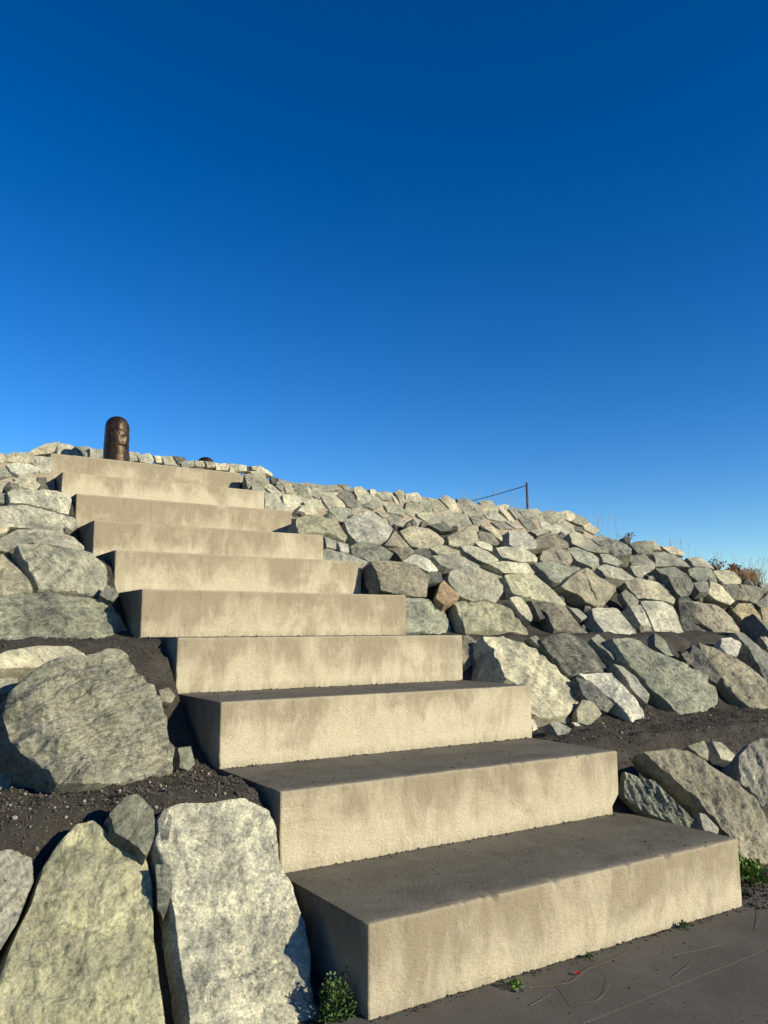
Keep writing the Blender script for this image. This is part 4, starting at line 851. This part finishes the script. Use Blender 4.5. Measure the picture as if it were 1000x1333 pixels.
# ------------------------------------------------------------ plants
def leaf_material(name, a, b):
    k = NT(name); tc = k.n('ShaderNodeTexCoord'); f = k.noise(tc.outputs['Object'], 25, 4, .6)
    k.b.inputs['Subsurface Weight'].default_value = 0
    return k.done(k.mix(k.rng(f, .3, .7), a, b), .55)
LEAF = leaf_material('leaf_green', (.030,.060,.018), (.075,.125,.035))
LEAF2 = leaf_material('leaf_bright', (.06,.12,.02), (.16,.24,.05))
STRAW = leaf_material('dry_straw', (.34,.28,.17), (.50,.43,.29))
RED = leaf_material('red_brown_twig', (.10,.05,.03), (.22,.12,.07))
def leafy(name, label, loc, rx, rz, n, size, mat, seed):
    R = random.Random(seed); t = empty(name, loc); tag(t, label, 'plant'); V = []; Fc = []; SV = []; SF = []
    for _ in range(n):
        th = R.uniform(0, 6.28); ph = math.acos(R.uniform(-.1, 1)); rr = R.uniform(.55, 1.0)
        rr *= 1+.5*noise.noise(Vector((math.cos(th)*2, math.sin(th)*2, ph*2+seed)))
        c = Vector((rx*rr*math.sin(ph)*math.cos(th), rx*rr*math.sin(ph)*math.sin(th), rz*(.12+rr*math.cos(ph))))
        d = (c.normalized()+Vector((R.gauss(0, .6), R.gauss(0, .6), R.gauss(.1, .5)))).normalized(); s = d.cross(Vector((R.gauss(0, 1), R.gauss(0, 1), R.gauss(0, 1)))).normalized()
        n_ = d.cross(s); L = size*R.uniform(.6, 1.25); w = L*.38; b = len(V)
        for u, q, h in ((0, 0, 0), (.35, .8, -.06), (.7, .75, -.04), (1, 0, .08), (.7, -.75, -.04), (.35, -.8, -.06), (.5, 0, .05)):
            V.append(tuple(c+d*(L*u)+s*(w*q)+n_*(L*h)))
        for i in range(6): Fc.append((b+i, b+(i+1) % 6, b+6))
    mesh_obj('leaves', V, Fc, mat, t)
    for _ in range(max(6, n//40)):
        th = R.uniform(0, 6.28); e = Vector((rx*.7*math.cos(th), rx*.7*math.sin(th), rz*R.uniform(.5, .9)))
        v, f = tube([(0, 0, -.02), tuple(e*.5+Vector((0, 0, .02))), tuple(e)], [.003, .0025, .0012], 5); b = len(SV); SV += v; SF += [tuple(b+i for i in q) for q in f]
    mesh_obj('stems', SV, SF, LEAF, t); return t
def gl(px, py, z=0): return tuple(at_z(px, py, z))
leafy('leafy_weed', 'bushy dark green weed in the gap left of the lowest step', (gl(440, 1325)[0], gl(440, 1325)[1]+.02, -.01), .070, .13, 1000, .017, LEAF, 1)
q = gl(985, 1150); leafy('leafy_weed', 'bright green leafy weed right of the lowest step under the slanting boulder', (q[0], q[1]+.05, 0), .09, .10, 110, .05, LEAF2, 2)
leafy('leafy_weed', 'tiny green weed sprouting on the pavement joint near the red petal', gl(672, 1287), .030, .028, 60, .017, LEAF2, 3)
leafy('leafy_weed', 'tiny brownish tuft at the foot of the lowest step near its right end', gl(891, 1209), .022, .03, 40, .016, LEAF, 4)
leafy('leafy_weed', 'tiny weed at the foot of the lowest step right of the red petal', gl(767, 1248), .018, .018, 30, .012, LEAF, 5)
STRAW2 = leaf_material('grey_straw', (.09,.072,.046), (.17,.138,.09))
def straw(label, pts, r=.0016, mat=STRAW2):
    P = [Vector(gl(x, y, .004+h)) for x, y, h in pts]; o0 = P[0].copy()
    # smooth the stem
    S = []
    for i in range(len(P)-1):
        a, b, c, d = P[max(0, i-1)], P[i], P[i+1], P[min(len(P)-1, i+2)]
        for t in (0, .25, .5, .75): S.append(.5*((2*b)+(c-a)*t+(2*a-5*b+4*c-d)*t*t+(3*b-a-3*c+d)*t**3))
    S.append(P[-1]); r *= .62
    V, Fc = tube([p-o0 for p in S], [r*(1-.5*i/len(S)) for i in range(len(S))], 6)
    o = mesh_obj('straw', V, Fc, mat, smooth=True); o.location = o0; tag(o, label, 'straw', 'dry straws on the pavement')
straw('dry straw arching up from the foot of the lowest step toward the red petal', [(689,1286,0),(720,1283,0),(746,1277,.004),(768,1260,.012),(800,1248,.01),(824,1236,0)])
straw('short pale straw lying below the tiny green weed', [(690,1309,0),(703,1302,.002),(717,1294,0)], .0022)
straw('looped thin straw right of the red petal', [(752,1306,0),(775,1303,.003),(790,1290,.004),(793,1272,.004),(782,1258,.003)], .0011)
straw('dark bent twig below the red petal', [(723,1280,0),(735,1292,.003),(745,1310,0)], .0014, RED)
straw('straw lying near the pavement joint right of the loop', [(875,1273,0),(890,1262,.003),(903,1250,0)], .0012)
straw('long thin straw across the pavement under the right end of the lowest step', [(878,1243,0),(905,1238,.003),(930,1232,.003),(950,1227,0)], .0014)
straw('pale straw standing at the right edge beside the soil', [(984,1210,0),(993,1188,.01),(1003,1165,.03)], .0014)
def petal():
    p = gl(752, 1270); V = []; Fc = []; R = random.Random(3)
    for k in range(6):
        a = k*1.05; b = len(V); d = Vector((math.cos(a), math.sin(a), .5)); s = Vector((-math.sin(a), math.cos(a), 0))
        for u, w, h in ((0, 0, 0), (.5, .5, .3), (1, .35, .2), (1.1, 0, .45), (1, -.35, .2), (.5, -.5, .3)):
            q = d*(.012*u)+s*(.012*w)+Vector((0, 0, .01*h)); V.append(tuple(q))
        Fc.append(tuple(range(b, b+6)))
    k = simple('red_petal', (.32,.010,.012), .5, .2, 40)
    o = mesh_obj('red_flower', V, Fc, k); o.location = (p[0], p[1], .004); tag(o, 'small red flower head fallen on the pavement', 'flower')
petal()
def dry_grass(label, px, py, Y, n, h, spread, seed, mat=STRAW, r=.0032):
    R = random.Random(seed); p = at_y(px, py, Y); V = []; Fc = []
    for _ in range(n):
        x, y = R.gauss(0, spread), R.gauss(0, spread*.5); L = h*R.uniform(.45, 1.1); lx, ly = R.gauss(.12, .2)*L, R.gauss(0, .2)*L
        v, f = tube([(x, y, -.25), (x+lx*.2, y+ly*.2, L*.5), (x+lx*.6, y+ly*.6, L*.8), (x+lx, y+ly, L)], [r, r*.8, r*.6, r*1.1], 4); b = len(V); V += v; Fc += [tuple(b+i for i in q) for q in f]
    o = mesh_obj('dry_grass', V, Fc, mat); o.location = p; tag(o, label, 'grass', 'dry grass tufts on the crest')
dry_grass('thin pale grass stems under the cable left of the wire post', 640, 657, 8.6, 34, .28, .5, 1)
dry_grass('sparse pale grass stems on the skyline right of the wire post', 778, 690, 8.2, 14, .42, .22, 2)
dry_grass('sparse pale grass stems above the tan skyline stones', 872, 715, 6.6, 12, .20, .3, 3)
dry_grass('tall thin dry grass left of the reddish bush on the right skyline', 935, 742, 6.4, 12, .32, .3, 6)
dry_grass('dense pale dry grass standing at the right edge of the skyline', 985, 757, 6.0, 34, .42, .16, 4)
RUSSET = leaf_material('russet_leaf', (.16,.07,.03), (.30,.15,.07))
TAWNY = leaf_material('tawny_grass', (.24,.15,.07), (.40,.27,.14))
def twiggy(label, px, py, Y, n, h, w, seed, lv=6, lm=None):
    R = random.Random(seed); p = at_y(px, py, Y); t = empty('dry_bush', p); tag(t, label, 'bush'); V = []; Fc = []; LV = []; LF = []
    for _ in range(n):
        a = R.uniform(0, 6.28); L = h*R.uniform(.5, 1.05); d = Vector((R.gauss(0, 1)*w, R.gauss(0, 1)*w*.6, L))
        P = [Vector((0, 0, -.25)), d*.3+Vector((R.gauss(0, .02), 0, 0)), d*.65+Vector((R.gauss(0, .03), 0, 0)), d]
        v, f = tube(P, [.006, .004, .003, .0015], 4); b = len(V); V += v; Fc += [tuple(b+i for i in q) for q in f]
        for _ in range(lv):
            s = R.uniform(.35, 1); c = d*s+Vector((R.gauss(0, .03), R.gauss(0, .03), R.gauss(0, .02))); b = len(LV); e = .018
            for _k in range(4): LV.append(tuple(c+Vector((R.gauss(0, e), R.gauss(0, e), R.gauss(0, e)))))
            LF += [(b, b+1, b+2), (b, b+2, b+3)]
    mesh_obj('twigs', V, Fc, RED, t); mesh_obj('dry_leaves', LV, LF, lm or RED, t)
twiggy('reddish brown dry bush on the right skyline beside the dry grass', 960, 762, 6.2, 52, .38, .13, 1, 16, RUSSET)
twiggy('low bare brown bush on the skyline between the grey stones', 818, 706, 7.2, 18, .18, .12, 2, 2)
twiggy('thin grey-brown twiggy bush left of the reddish one', 932, 748, 6.5, 22, .30, .13, 3)
dry_grass('drooping tawny grass clump at the right edge of the skyline', 975, 764, 5.8, 420, .30, .15, 5, TAWNY, .004)
